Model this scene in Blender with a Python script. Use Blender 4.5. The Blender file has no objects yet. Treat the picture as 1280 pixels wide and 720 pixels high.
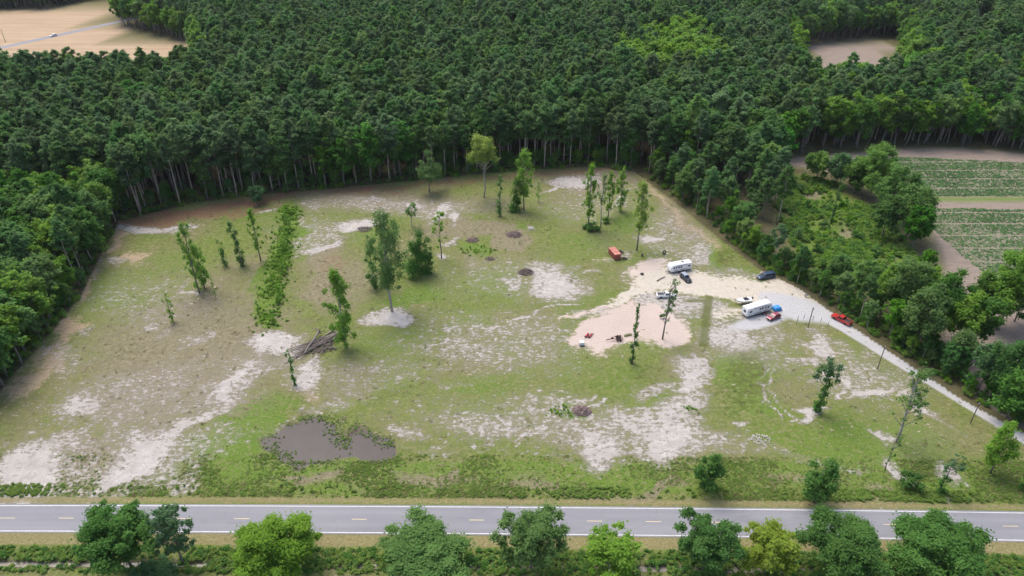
import bpy, bmesh, math, random
import numpy as np
from mathutils import Vector, Matrix

# ------------------------------------------------------------------ camera, sky, sun, exposure
SC = bpy.context.scene
C = SC.collection
R = math.radians
PITCH, HGT, FPX = R(32.0), 118.2, 881.0          # tilt below the horizon, metres above ground, focal length in 1280-px units
cam_d = bpy.data.cameras.new('camera'); cam = bpy.data.objects.new('camera', cam_d); C.objects.link(cam)
cam.location = (0, 0, HGT); cam.rotation_euler = (math.pi/2 - PITCH, 0, 0)
cam_d.sensor_width = 36; cam_d.lens = FPX/1280*36; cam_d.clip_end = 8000; cam_d.clip_start = 1
SC.camera = cam
W = bpy.data.worlds.new('World'); SC.world = W; W.use_nodes = True
SUN_EL, SUN_AZ = R(62), R(-35)                   # azimuth measured from +Y towards +X
nt = W.node_tree; bg = nt.nodes['Background']
sky = nt.nodes.new('ShaderNodeTexSky'); sky.sky_type = 'NISHITA'; sky.sun_disc = False
sky.sun_elevation = SUN_EL; sky.sun_rotation = SUN_AZ; sky.dust_density = 4.0; sky.ozone_density = 0.6; sky.air_density = 0.9
nt.links.new(sky.outputs[0], bg.inputs[0]); bg.inputs[1].default_value = 0.15
sd = bpy.data.lights.new('sun', 'SUN'); sun = bpy.data.objects.new('sun', sd); C.objects.link(sun)
sd.energy = 1.15; sd.angle = R(40); sd.color = (1.0, 0.96, 0.9)
sun.rotation_euler = Vector((-math.sin(SUN_AZ)*math.cos(SUN_EL), -math.cos(SUN_AZ)*math.cos(SUN_EL), -math.sin(SUN_EL))).to_track_quat('-Z', 'Y').to_euler()
SC.view_settings.view_transform = 'Standard'; SC.view_settings.look = 'None'
SC.view_settings.exposure = 1.02; SC.view_settings.gamma = 1
SC.cycles.max_bounces = 6; SC.cycles.diffuse_bounces = 5; SC.cycles.glossy_bounces = 2
SC.cycles.transmission_bounces = 2; SC.cycles.transparent_max_bounces = 4
SC.cycles.use_denoising = True

rng = np.random.default_rng(7)
random.seed(7)

# ------------------------------------------------------------------ measuring: photo pixel <-> ground point
cp, sp = math.cos(PITCH), math.sin(PITCH)
def G(px, py, z=0.0):
    a, b = px-640, 360-py
    dx, dy, dz = a, FPX*cp + b*sp, -FPX*sp + b*cp
    t = (z-HGT)/dz
    return np.array([dx*t, dy*t])
def Gv(pts): return np.array([G(*p) for p in pts])
def P(x, y, z=0.0):
    Y, Z = np.asarray(y, float), np.asarray(z, float)-HGT
    d = Y*cp - Z*sp; u = Y*sp + Z*cp
    d = np.maximum(d, 1e-3)
    return 640 + FPX*np.asarray(x)/d, 360 - FPX*u/d
def depth(x, y, z=0.0): return y*cp - (z-HGT)*sp
def H_of(base, top_py):
    x, y = G(*base); lo, hi = 0.2, 60
    for _ in range(40):
        m = (lo+hi)/2
        if P(x, y, m)[1] > top_py: lo = m
        else: hi = m
    return lo

# ------------------------------------------------------------------ small helpers
def tag(o, label=None, cat=None, group=None, kind=None):
    if label: o['label'] = label
    if cat: o['category'] = cat
    if group: o['group'] = group
    if kind: o['kind'] = kind
    return o
def empty(name, loc, rz=0, scl=1.0):
    o = bpy.data.objects.new(name, None); C.objects.link(o)
    o.location = (loc[0], loc[1], loc[2] if len(loc) > 2 else 0); o.rotation_euler = (0, 0, rz); o.scale = (scl, scl, scl)
    o.empty_display_size = .3
    return o
def link(name, me, parent=None):
    o = bpy.data.objects.new(name, me); C.objects.link(o)
    if parent is not None: o.parent = parent
    return o
def mesh_np(name, V, F, mat=None, smooth=False, attrs=None):
    """V (n,3), F (m,k) all faces with the same corner count"""
    V = np.asarray(V, np.float32); F = np.asarray(F, np.int32)
    me = bpy.data.meshes.new(name)
    me.vertices.add(len(V)); me.vertices.foreach_set('co', V.ravel())
    k = F.shape[1]
    me.loops.add(F.size); me.loops.foreach_set('vertex_index', F.ravel())
    me.polygons.add(len(F)); me.polygons.foreach_set('loop_start', np.arange(0, F.size, k, dtype=np.int32))
    if smooth: me.polygons.foreach_set('use_smooth', np.ones(len(F), bool))
    for an, av in (attrs or {}).items():
        at = me.attributes.new(an, 'FLOAT', 'POINT'); at.data.foreach_set('value', np.asarray(av, np.float32))
    me.update(calc_edges=True)
    if mat: me.materials.append(mat)
    return me

class MB:
    """collects simple solids and links them as one mesh object"""
    def __init__(s): s.v = []; s.f = []
    def add(s, vs, fs):
        b = len(s.v); s.v += [tuple(map(float, p)) for p in vs]; s.f += [tuple(i+b for i in f) for f in fs]; return s
    def box(s, x0, x1, y0, y1, z0, z1):
        return s.add([(x0,y0,z0),(x1,y0,z0),(x1,y1,z0),(x0,y1,z0),(x0,y0,z1),(x1,y0,z1),(x1,y1,z1),(x0,y1,z1)],
                     [(3,2,1,0),(4,5,6,7),(0,1,5,4),(1,2,6,5),(2,3,7,6),(3,0,4,7)])
    def loft(s, rings):
        n = len(rings[0]); vs = [p for r in rings for p in r]; fs = []
        for i in range(len(rings)-1):
            for j in range(n):
                a, b = i*n+j, i*n+(j+1) % n
                fs.append((a, b, b+n, a+n))
        fs.append(tuple(range(n-1, -1, -1))); fs.append(tuple(range((len(rings)-1)*n, len(rings)*n)))
        return s.add(vs, fs)
    def tube(s, pts, rad, n=6):
        pts = [Vector(p) for p in pts]
        if not hasattr(rad, '__len__'): rad = [rad]*len(pts)
        rings = []
        for i, p in enumerate(pts):
            t = (pts[min(i+1, len(pts)-1)] - pts[max(i-1, 0)]).normalized()
            a = t.cross(Vector((0, 0, 1)) if abs(t.z) < .9 else Vector((1, 0, 0))).normalized(); b = t.cross(a)
            rings.append([p + (a*math.cos(2*math.pi*k/n) + b*math.sin(2*math.pi*k/n))*rad[i] for k in range(n)])
        return s.loft(rings)
    def cyl(s, c, axis, r, h, n=16):
        c = Vector(c); d = Vector(axis).normalized()*h/2
        return s.tube([c-d, c+d], r, n)
    def lathe(s, c, prof, n=16):
        return s.loft([[(c[0]+r*math.cos(2*math.pi*k/n), c[1]+r*math.sin(2*math.pi*k/n), c[2]+z) for k in range(n)] for r, z in prof])
    def panel(s, q, th=.02, inset=0.0):
        q = [Vector(p) for p in q]; ce = sum(q, Vector())/len(q)
        q = [p + (ce-p).normalized()*inset for p in q]
        nrm = (q[1]-q[0]).cross(q[2]-q[0]).normalized()
        n = len(q); vs = [p - nrm*th for p in q] + [p + nrm*th for p in q]
        fs = [tuple(range(n-1, -1, -1)), tuple(range(n, 2*n))] + [(i, (i+1) % n, n+(i+1) % n, n+i) for i in range(n)]
        return s.add(vs, fs)
    def build(s, name, mat, parent=None, bevel=0.0, smooth=False):
        me = bpy.data.meshes.new(name); me.from_pydata(s.v, [], s.f); me.update()
        bm = bmesh.new(); bm.from_mesh(me)
        bmesh.ops.recalc_face_normals(bm, faces=bm.faces)
        if bevel: bmesh.ops.bevel(bm, geom=[e for e in bm.edges if len(e.link_faces) == 2 and e.calc_face_angle(0) > .5], offset=bevel, segments=2, affect='EDGES', profile=.6)
        for f in bm.faces: f.smooth = smooth
        bm.to_mesh(me); bm.free()
        me.materials.append(mat)
        return link(name, me, parent)

# ------------------------------------------------------------------ materials
class NT:
    def __init__(s, name):
        s.m = bpy.data.materials.new(name); s.m.use_nodes = True; s.t = s.m.node_tree
        s.b = s.t.nodes['Principled BSDF']; s.out = s.t.nodes['Material Output']
    def n(s, typ, **kw):
        x = s.t.nodes.new(typ)
        for k, v in kw.items(): setattr(x, k, v)
        return x
    def l(s, a, b): s.t.links.new(a, b)
    def val(s, sock, v):
        if hasattr(v, 'is_output') or hasattr(v, 'links'): s.l(v, sock)
        elif isinstance(v, (tuple, list)) and len(v) == 3 and sock.type == 'RGBA': sock.default_value = (*v, 1)
        else: sock.default_value = v
    def math(s, op, a, b=0.0, c=None, clamp=False):
        x = s.n('ShaderNodeMath', operation=op, use_clamp=clamp)
        s.val(x.inputs[0], a); s.val(x.inputs[1], b)
        if c is not None: s.val(x.inputs[2], c)
        return x.outputs[0]
    def mix(s, f, a, b, mode='MIX'):
        x = s.n('ShaderNodeMix', data_type='RGBA', blend_type=mode)
        s.val(x.inputs[0], f); s.val(x.inputs[6], a); s.val(x.inputs[7], b)
        return x.outputs[2]
    def noise(s, scale, detail=4, rough=.55, vec=None, lo=.3, hi=.7):
        x = s.n('ShaderNodeTexNoise'); x.inputs['Scale'].default_value = scale; x.inputs['Detail'].default_value = detail; x.inputs['Roughness'].default_value = rough
        if vec is not None: s.l(vec, x.inputs['Vector'])
        r = s.n('ShaderNodeMapRange'); s.l(x.outputs['Fac'], r.inputs[0]); r.inputs[1].default_value = lo; r.inputs[2].default_value = hi
        return r.outputs[0]
    def attr(s, name):
        x = s.n('ShaderNodeAttribute', attribute_name=name); return x.outputs['Fac']
    def pos(s): return s.n('ShaderNodeNewGeometry').outputs['Position']
    def rand(s): return s.n('ShaderNodeObjectInfo').outputs['Random']
    def scaled(s, vec, sc):
        x = s.n('ShaderNodeMapping'); s.l(vec, x.inputs[0]); x.inputs['Scale'].default_value = sc; return x.outputs[0]

def plain(name, col, rough=.6, metal=0.0, dirt=.25, scale=3.0, coat=0.0):
    """painted or bare surface with faint dirt and wear in object space"""
    m = NT(name); tc = m.n('ShaderNodeTexCoord').outputs['Object']
    n1 = m.noise(scale, 5, .6, tc)
    c = m.mix(m.math('MULTIPLY', n1, dirt), col, tuple(x*.45+.03 for x in col))
    m.l(c, m.b.inputs['Base Color']); m.b.inputs['Metallic'].default_value = metal
    m.l(m.math('ADD', m.math('MULTIPLY', n1, .15), rough-.07), m.b.inputs['Roughness'])
    if coat: m.b.inputs['Coat Weight'].default_value = coat
    return m.m
def leaf(name, dark, light, yellow, hue=.35, trans=.28):
    kv = 1.0 if 'pine' in name or 'broad' in name else .3; hue *= kv
    m = NT(name); rd = m.rand(); p = m.pos()
    big = m.noise(.035, 2, .5, p)
    c = m.mix(m.attr('tint'), dark, light)
    c = m.mix(m.math('MULTIPLY', m.math('POWER', rd, 2.2), hue*1.6, clamp=True), c, yellow)
    c = m.mix(m.math('MULTIPLY', big, .35), c, tuple(x*.62 for x in dark))
    hv = m.n('ShaderNodeHueSaturation'); m.l(c, hv.inputs['Color'])
    m.l(m.math('ADD', m.math('MULTIPLY', m.math('FRACT', m.math('MULTIPLY', rd, 17.3)), .40*kv), 1-.17*kv), hv.inputs['Value'])
    m.l(m.math('ADD', m.math('MULTIPLY', m.math('FRACT', m.math('MULTIPLY', rd, 41.7)), .30*kv), 1-.16*kv), hv.inputs['Saturation'])
    m.l(m.math('ADD', m.math('MULTIPLY', m.math('FRACT', m.math('MULTIPLY', rd, 71.9)), .035*kv), .5-.018*kv), hv.inputs['Hue']); c = hv.outputs[0]
    m.l(c, m.b.inputs['Base Color']); m.b.inputs['Roughness'].default_value = .7; m.b.inputs['Specular IOR Level'].default_value = .08
    tr = m.n('ShaderNodeBsdfTranslucent'); m.l(c, tr.inputs[0])
    mx = m.n('ShaderNodeMixShader'); mx.inputs[0].default_value = trans
    m.l(m.b.outputs[0], mx.inputs[1]); m.l(tr.outputs[0], mx.inputs[2]); m.l(mx.outputs[0], m.out.inputs[0])
    return m.m
def bark(name, a, b):
    m = NT(name); tc = m.scaled(m.n('ShaderNodeTexCoord').outputs['Object'], (2, 2, .5))
    m.l(m.mix(m.noise(1.5, 5, .6, tc), a, b), m.b.inputs['Base Color']); m.b.inputs['Roughness'].default_value = .9
    return m.m

M = {}
M['pine'] = leaf('pine_needles', (.078, .172, .054), (.145, .265, .090), (.190, .295, .085), .35, .5)
M['broad'] = leaf('broad_leaves', (.066, .170, .032), (.126, .270, .054), (.18, .32, .060), .5, .45)
M['bright'] = leaf('bright_leaves', (.145, .30, .034), (.24, .41, .062), (.29, .41, .07), .4, .5)
M['yellowleaf'] = leaf('yellow_green_leaves', (.22, .33, .045), (.33, .44, .09), (.33, .41, .09), .3, .5)
M['vine'] = leaf('vine_leaves', (.066, .172, .032), (.126, .265, .056), (.16, .29, .06), .3, .45)
M['teal'] = leaf('blue_green_leaves', (.070, .150, .055), (.130, .240, .100), (.15, .25, .10), .2, .45)
M['sage'] = leaf('soft_green_leaves', (.100, .205, .050), (.175, .300, .085), (.19, .31, .09), .3, .5)
M['weed'] = leaf('weed_leaves', (.155, .265, .045), (.240, .360, .085), (.27, .29, .11), .6, .5)
M['crop'] = leaf('crop_leaves', (.12, .25, .085), (.19, .34, .13), (.18, .28, .12), .3, .45)
M['drygrass'] = leaf('dry_grass_blades', (.28, .25, .12), (.42, .37, .21), (.24, .27, .10), .5, .5)
M['bark'] = bark('grey_bark', (.11, .095, .08), (.24, .215, .19))
M['pinebark'] = bark('pine_bark', (.21, .165, .13), (.44, .37, .31))
M['palebark'] = bark('pale_bark', (.22, .20, .17), (.42, .39, .35))
M['deadwood'] = bark('weathered_wood', (.085, .07, .06), (.26, .225, .195))

# ------------------------------------------------------------------ ground masks, measured on the photo and carried on the ground itself
def vnoise(x, y, s, seed):
    r = np.random.default_rng(seed).random((64, 64)); u, v = x/s, y/s
    i, j = np.floor(u).astype(int), np.floor(v).astype(int); fu, fv = u-i, v-j
    fu, fv = fu*fu*(3-2*fu), fv*fv*(3-2*fv)
    g = lambda a, b: r[a % 64, b % 64]
    return (g(i, j)*(1-fu)+g(i+1, j)*fu)*(1-fv)+(g(i, j+1)*(1-fu)+g(i+1, j+1)*fu)*fv
def in_poly(px, py, poly):
    r = np.zeros(px.shape, bool); n = len(poly); j = n-1
    for i in range(n):
        xi, yi = poly[i]; xj, yj = poly[j]
        if yi != yj:
            c = ((yi > py) != (yj > py)) & (px < (xj-xi)*(py-yi)/(yj-yi) + xi)
            r ^= c
        j = i
    return r
def seg_dist(x, y, pts):
    d = np.full(x.shape, 1e9)
    for (x0, y0), (x1, y1) in zip(pts[:-1], pts[1:]):
        dx, dy = x1-x0, y1-y0
        t = np.clip(((x-x0)*dx + (y-y0)*dy)/(dx*dx+dy*dy+1e-9), 0, 1)
        d = np.minimum(d, np.hypot(x-x0-t*dx, y-y0-t*dy))
    return d
class Layer:
    def __init__(s, X, Y, warp=True):
        s.a = np.zeros(X.shape)
        if warp:
            for k, (sc, am) in enumerate(((26, 7.0), (9, 4.0), (3.5, 2.2), (1.5, 1.1))):
                X = X+(vnoise(X, Y, sc, 31+k)-.5)*am*1.6; Y = Y+(vnoise(X, Y, sc, 51+k)-.5)*am*1.6
        s.X, s.Y = X, Y; s.px, s.py = P(X, Y)
    def ell(s, *es):
        for e in es:
            cx, cy, rx, ry, st = e[:5]; an = R(e[5]) if len(e) > 5 else 0
            dx, dy = s.px-cx, s.py-cy
            u = dx*math.cos(an)+dy*math.sin(an); v = -dx*math.sin(an)+dy*math.cos(an)
            d = np.sqrt((u/rx)**2+(v/ry)**2)
            s.a = np.maximum(s.a, 1.05*st*np.clip((1.6-d)/1.15, 0, 1))
        return s
    def line(s, pts, w, st=1.0, soft=.9):
        W_ = Gv(pts); d = seg_dist(s.X, s.Y, W_)
        s.a = np.maximum(s.a, st*np.clip((w*(1+soft)-d)/(2*soft*w), 0, 1)); return s
    def poly(s, pts, st=1.0, soft=1.5):
        W_ = Gv(pts); ins = in_poly(s.X, s.Y, W_)
        d = seg_dist(s.X, s.Y, list(W_)+[W_[0]]); d = np.where(ins, d, -d)
        s.a = np.maximum(s.a, st*np.clip(.5+d/(2*soft), 0, 1)); return s

# road axis: the two white edge lines as measured, fitted by parabolas
_t = Gv([(0, 632), (160, 632.4), (320, 633), (640, 634), (960, 637), (1280, 641.5)])
_b = Gv([(0, 663.5), (160, 664.4), (320, 665.5), (640, 667), (960, 671), (1280, 675.5)])
ft, fb = np.polyfit(_t[:, 0], _t[:, 1], 2), np.polyfit(_b[:, 0], _b[:, 1], 2)
def road_y(x, k):       # k = 0 far edge line, 1 near edge line
    xc = np.clip(x, -110, 110)
    def ev(f): return np.polyval(f, xc) + (2*f[0]*xc+f[1])*(x-xc)
    return ev(ft)*(1-k)+ev(fb)*k

CLEAR_L = [(-120, 600), (0, 488), (60, 420), (100, 372), (130, 312), (150, 276)]
CLEAR_B = [(150, 276), (250, 252), (330, 243), (430, 234), (560, 222), (640, 213), (740, 208), (792, 214)]
CLEAR_R = [(792, 214), (850, 258), (905, 303), (948, 336), (1000, 362), (1060, 405), (1130, 452), (1200, 498), (1290, 548), (1420, 620)]
FIELD_TL = [(-260, 40), (0, 11), (60, 12), (84, 6), (132, -3), (147, -3), (148, 32), (180, 42), (236, 55), (248, 104), (190, 116), (0, 117), (-260, 138)]
FIELD_TR = [(1000, 64), (1015, 56), (1113, 46), (1122, 60), (1122, 116), (1100, 124), (1015, 126), (1000, 100)]
FIELD_TS = [(1205, 40), (1232, 36), (1236, 72), (1208, 74)]
SOIL_R = [(950, 204), (1000, 196), (1060, 191), (1130, 185), (1200, 184), (1280, 191), (1560, 222), (1700, 700), (1420, 610), (1300, 546),
          (1230, 500), (1165, 440), (1185, 400), (1150, 330), (1128, 296), (1085, 262), (1050, 232), (985, 214)]
CROP_A = [(1085, 199), (1130, 196), (1280, 203), (1560, 225), (1560, 246), (1280, 245), (1128, 245)]
CROP_B = [(1135, 260), (1280, 262), (1560, 264), (1560, 430), (1290, 372), (1240, 350), (1200, 318), (1165, 286)]
THICKET = [(985, 215), (1050, 232), (1085, 262), (1128, 296), (1150, 330), (1140, 372), (1085, 372), (1040, 350), (1000, 322), (975, 280), (968, 240)]
POND = [(335, 548), (350, 532), (372, 523), (405, 521), (418, 526), (419, 543), (429, 551), (438, 543), (450, 540), (468, 543), (490, 559), (494, 570), (470, 576), (425, 577), (380, 578), (345, 572)]
DRIVE = [(900, 352), (960, 362), (1010, 380), (1060, 409), (1120, 446), (1200, 494), (1262, 532), (1330, 574)]
FAR_ROAD = [(-200, 103), (0, 60), (70, 44.5), (145, 28), (230, 11)]

def axis(lo, f0, f1, hi, step):
    a = [f0]; s = step
    while a[0] > lo: s *= 1.25; a.insert(0, a[0]-s)
    mid = list(np.arange(f0, f1, step))[1:]
    b = [f1]; s = step
    while b[-1] < hi: s *= 1.25; b.append(b[-1]+s)
    return np.array(a+mid+b)
gx, gy = axis(-3500, -215, 245, 3500, .6), axis(-400, 62, 300, 5000, .6)
X, Y = np.meshgrid(gx, gy); X, Y = X.ravel(), Y.ravel()
def L_(warp=True): return Layer(X, Y, warp)
A = {}
A['sand'] = L_().ell(
    (25, 588, 48, 24, .95, -12), (60, 560, 40, 14, .6, -15), (85, 514, 38, 10, .72, -8), (190, 560, 62, 26, .98, -22), (235, 525, 45, 16, .8, -35), (250, 590, 30, 14, .6),
    (165, 600, 40, 8, .5), (330, 432, 46, 11, 1.0, -6), (300, 470, 32, 14, .85, -40), (262, 510, 26, 12, .8, -45), (392, 468, 24, 20, .78), (405, 505, 35, 8, .5),
    (180, 285, 42, 6, .88), (225, 283, 20, 5, .6), (140, 330, 12, 4, .5), (170, 327, 22, 4, .55), (232, 367, 14, 5, .75), (180, 398, 20, 6, .65, -12), (190, 410, 14, 4, .5), (222, 424, 26, 8, .55, -20), (95, 412, 16, 4, .5),
    (430, 284, 30, 9, .9, -4), (395, 318, 26, 6, .75, -20), (400, 300, 20, 8, .6), (550, 258, 24, 6, .95, -32), (520, 256, 16, 6, .75), (566, 268, 10, 6, 1.0), (470, 250, 30, 5, .6), (395, 262, 20, 6, .5), (340, 266, 12, 3, .7),
    (712, 227, 26, 6, 1.0, -6), (690, 234, 16, 3, .7), (785, 253, 6, 8, .95), (788, 238, 5, 8, .6), (826, 299, 18, 6, .9), (850, 285, 25, 6, .45), (870, 300, 40, 14, .42, 25), (880, 318, 26, 16, .6, 20),
    (488, 391, 24, 8, .95), (480, 384, 10, 6, .7), (552, 328, 8, 4, .9), (556, 302, 10, 8, .6),
    (692, 352, 32, 22, .88), (690, 330, 26, 8, .6), (680, 372, 20, 6, .5), (640, 348, 26, 5, .65), (735, 340, 14, 5, .6), (650, 395, 40, 8, .4), (560, 432, 50, 22, .52), (500, 430, 40, 14, .4), (612, 405, 50, 12, .5), (540, 400, 40, 10, .3), (650, 430, 40, 20, .3), (690, 410, 40, 8, .5),
    (600, 540, 60, 18, .58), (560, 480, 24, 8, .45), (640, 520, 40, 10, .35), (520, 550, 22, 8, .55), (430, 505, 30, 10, .45), (790, 560, 44, 12, .6, 10), (600, 560, 60, 8, .4),
    (800, 520, 74, 22, .7, 12), (845, 545, 65, 26, .86, 12), (870, 480, 20, 26, .92, 15), (868, 455, 18, 10, .8), (820, 480, 40, 16, .55), (745, 545, 40, 24, .75), (740, 520, 22, 10, .6), (690, 540, 40, 20, .5), (900, 565, 60, 14, .6), (860, 520, 40, 20, .75), (700, 490, 40, 10, .4),
    (735, 392, 40, 6, .7), (740, 425, 28, 14, .7), (870, 385, 40, 14, .7), (905, 390, 12, 10, .6), (800, 342, 40, 16, .5), (830, 385, 50, 12, .7), (915, 340, 60, 7, .5), (840, 395, 40, 18, .7), (905, 420, 22, 26, .74, 15), (890, 450, 18, 14, .4),
    (1000, 420, 16, 22, .78), (960, 420, 20, 8, .5), (985, 440, 24, 6, .55), (1035, 425, 40, 10, .45, 28), (1010, 462, 10, 12, .8, 20), (1055, 475, 12, 18, .82, -35), (1070, 460, 22, 12, .55), (1095, 493, 20, 6, 1.0, 8), (1062, 498, 12, 6, .9), (1110, 470, 24, 10, .45, 30), (1120, 488, 44, 8, .55, 28), (1165, 512, 52, 7, .68, 27), (1215, 540, 34, 6, .5, 27),
    (1024, 521, 18, 8, .98), (1118, 547, 17, 9, .8), (1105, 586, 14, 8, .85), (1205, 590, 26, 9, .66, 10), (1180, 612, 16, 5, .5), (1050, 586, 14, 5, .6), (1030, 575, 10, 4, .5), (1090, 500, 30, 10, .5),
    (1045, 630, 12, 5, .6), (950, 548, 9, 4, .8), (785, 316, 18, 5, .5), (660, 284, 6, 5, .7),
    (620, 425, 150, 46, 0.46), (700, 530, 200, 40, 0.49), (1070, 465, 110, 50, 0.48, 20), (500, 258, 140, 16, 0.49), (190, 370, 90, 46, 0.40), (150, 500, 150, 50, 0.46, -15), (470, 470, 90, 40, 0.40), (740, 250, 90, 30, 0.39), (850, 300, 60, 40, 0.46, 35), (930, 420, 60, 50, 0.49), (380, 300, 50, 34, 0.49), (80, 575, 110, 30, 0.51), (230, 560, 90, 40, 0.53, -20), (290, 470, 80, 34, 0.46, -30), (640, 345, 110, 34, 0.39), (960, 580, 120, 14, 0.40), (60, 450, 40, 30, 0.44)).ell((360, 440, 40, 16, 0.53, -35), (320, 470, 46, 18, 0.58, -40), (280, 500, 46, 18, 0.55, -42), (240, 540, 50, 24, 0.58, -42), (205, 580, 50, 18, 0.55, -25), (270, 575, 24, 16, 0.44), (130, 545, 60, 14, 0.44, -15), (110, 580, 60, 16, 0.40), (20, 545, 30, 12, 0.40), (440, 410, 20, 8, 0.35)).line([(700, 230), (640, 240), (560, 262)], 1.2, .35).line([(500, 566), (640, 573), (790, 572), (880, 578)], .5, .5).line([(640, 560), (655, 530), (690, 500), (740, 480)], .45, .85).line([(646, 563), (664, 534), (698, 506), (746, 486)], .45, .85).line([(330, 545), (362, 520), (372, 500)], 1.0, .6).line([(905, 400), (930, 440), (960, 480), (990, 530)], .5, .85).line([(914, 398), (940, 438), (972, 478), (1002, 528)], .5, .85).line([(500, 430), (600, 400), (700, 380)], .5, .85).a
A['yard'] = L_().ell((900, 358, 96, 12, 1.0), (850, 354, 55, 14, .95), (800, 372, 54, 9, .8, -8), (960, 352, 44, 8, .9), (1000, 372, 30, 11, 1.0, 25), (910, 388, 12, 8, .5), (768, 384, 30, 5, .6, -10)).a
A['pink'] = L_().poly([(720, 408), (752, 392), (800, 388), (866, 398), (862, 428), (838, 438), (800, 434), (766, 439), (728, 432)], 1.0, 4.5).ell((812, 336, 34, 9, .8, -8), (745, 322, 14, 4, .4)).line([(690, 396), (740, 388), (800, 380)], 1.6, .6).a
A['tan'] = L_().ell((190, 323, 16, 6, 1.0), (52, 458, 18, 8, .9), (390, 480, 26, 20, .6), (692, 352, 34, 24, .5), (1000, 425, 30, 18, .6), (1150, 505, 60, 14, .55, 27), (960, 340, 20, 8, .7), (990, 360, 30, 8, .5, 25), (1090, 478, 60, 20, .5, 28), (950, 430, 30, 10, .5), (930, 372, 26, 8, .6)).line([(12, 486), (66, 424), (106, 374), (136, 318), (160, 280)], 3.4, .85).line([(796, 222), (852, 268), (905, 315)], 3.0, .7).line([(1010, 372), (1062, 400), (1130, 446), (1200, 490), (1290, 542)], 2.4, .75).a
A['dry'] = L_().ell((230, 440, 140, 60, .85), (170, 510, 120, 40, .8), (290, 470, 60, 40, .7), (330, 440, 60, 30, .7), (430, 350, 60, 40, .55), (130, 560, 120, 24, .6), (280, 400, 110, 42, .62), (250, 470, 70, 40, .5), (300, 350, 90, 40, .4), (180, 470, 110, 40, .4), (500, 250, 170, 20, .6), (415, 345, 30, 40, .7), (560, 285, 55, 16, .6), (600, 283, 44, 10, .98, 12), (640, 300, 22, 12, .98), (660, 306, 14, 8, .9), (735, 225, 60, 14, .75), (850, 270, 60, 20, .6, 40), (1012, 250, 34, 14, .75), (1050, 290, 30, 12, .6), (1085, 320, 26, 12, .65), (1030, 320, 26, 10, .5), (770, 300, 60, 20, .35), (650, 545, 130, 25, .45), (520, 440, 90, 60, .3), (860, 450, 40, 40, .4), (1000, 470, 90, 60, .35), (1170, 560, 100, 30, .35), (430, 480, 60, 30, .45), (60, 560, 120, 30, .45), (70, 490, 60, 30, .3), (880, 585, 50, 10, .4), (400, 604, 60, 7, .7), (560, 598, 60, 9, .7), (700, 604, 80, 8, .6), (830, 605, 60, 9, .85), (470, 614, 60, 5, .4), (1080, 605, 30, 6, .6), (1010, 615, 30, 8, .5), (200, 530, 110, 30, .5)).line([(330, 330), (300, 420)], 10, .5).a
A['straw'] = L_().ell((180, 276, 40, 9, .7), (300, 262, 60, 7, .7), (480, 240, 60, 6, .6), (700, 216, 60, 5, .6)).line([(140, 284), (250, 259), (330, 250), (430, 240), (470, 236)], 6.5, .95).line([(470, 236), (640, 218), (790, 216)], 4.0, .7).ell((425, 330, 22, 20, .5), (230, 262, 70, 8, .9)).a
A['lush'] = L_().ell((318, 510, 34, 34, .95, -20), (300, 560, 40, 24, .9), (340, 590, 60, 20, .8), (350, 495, 24, 18, .6), (600, 313, 30, 7, 1.0, 12), (640, 285, 14, 10, .8), (700, 516, 16, 8, 1.0), (935, 470, 44, 34, .85, 15), (960, 510, 44, 26, .7), (905, 322, 16, 14, .95), (930, 335, 34, 5, .6), (860, 510, 10, 5, 1.0), (520, 372, 50, 16, .8, -15), (600, 350, 50, 14, .5), (600, 480, 60, 30, .5), (480, 420, 60, 30, .4), (1120, 560, 110, 36, .75), (1180, 605, 110, 18, .85), (1010, 560, 50, 20, .5), (420, 250, 30, 6, .4), (665, 335, 40, 16, .4), (740, 300, 50, 18, .6), (790, 280, 20, 20, .7), (430, 300, 30, 8, .5), (455, 280, 24, 8, .5), (640, 245, 30, 10, .4), (150, 380, 60, 40, .5), (120, 430, 60, 30, .55), (110, 590, 20, 14, .7), (200, 608, 50, 8, .7), (230, 330, 30, 20, .45), (620, 250, 30, 8, .4), (540, 240, 20, 4, .7), (700, 380, 60, 20, .45), (850, 265, 30, 8, .5), (720, 450, 60, 30, .4)).line([(362, 262), (350, 330), (334, 408)], 4.5, 1.0).poly(THICKET, .95, 4).a
lsm = L_().line([(362, 262), (350, 330), (334, 408)], 2.2, 1.0, 1.0).a
for k_ in ('dry', 'sand', 'tan'): A[k_] = A[k_]*(1-lsm)
A['lush'] = np.maximum(A['lush'], lsm)
hedge = L_(False); _v = hedge.py
strip = np.clip(1-np.abs((_v-597)/27), 0, 1)*(X > -260)*(X < 260)
A['lush'] = np.maximum(A['lush'], np.clip(strip*1.8, 0, .62))
A['oliv'] = L_(False).line([(886, 372), (882, 400), (880, 432)], 1.3, 1.0).ell((935, 470, 40, 44, .55, 15), (905, 322, 16, 16, .6), (345, 450, 30, 10, .4), (925, 500, 40, 24, .5), (520, 372, 40, 10, .3), (870, 376, 20, 3, .7)).a
A['gravel'] = L_(False).line([(962, 372), (1010, 382), (1060, 409), (1120, 446), (1200, 494), (1262, 532), (1330, 574)], 3.1, 1.0, .3).ell((990, 384, 32, 12, 1.0, 18), (950, 402, 32, 7, .9, -12), (1010, 388, 26, 9, .9, 25)).a
ry0, ry1 = road_y(X, 0), road_y(X, 1)
sd_road = np.maximum(Y-ry0, ry1-Y)                # metres outside the edge lines
A['verge'] = np.clip(1-np.abs(sd_road-1.6)/2.0, 0, 1)*(sd_road > 0)*.9
A['verge'] = np.maximum(A['verge'], ((ry1-Y > 0) & (ry1-Y < 3.4))*.95)
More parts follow.
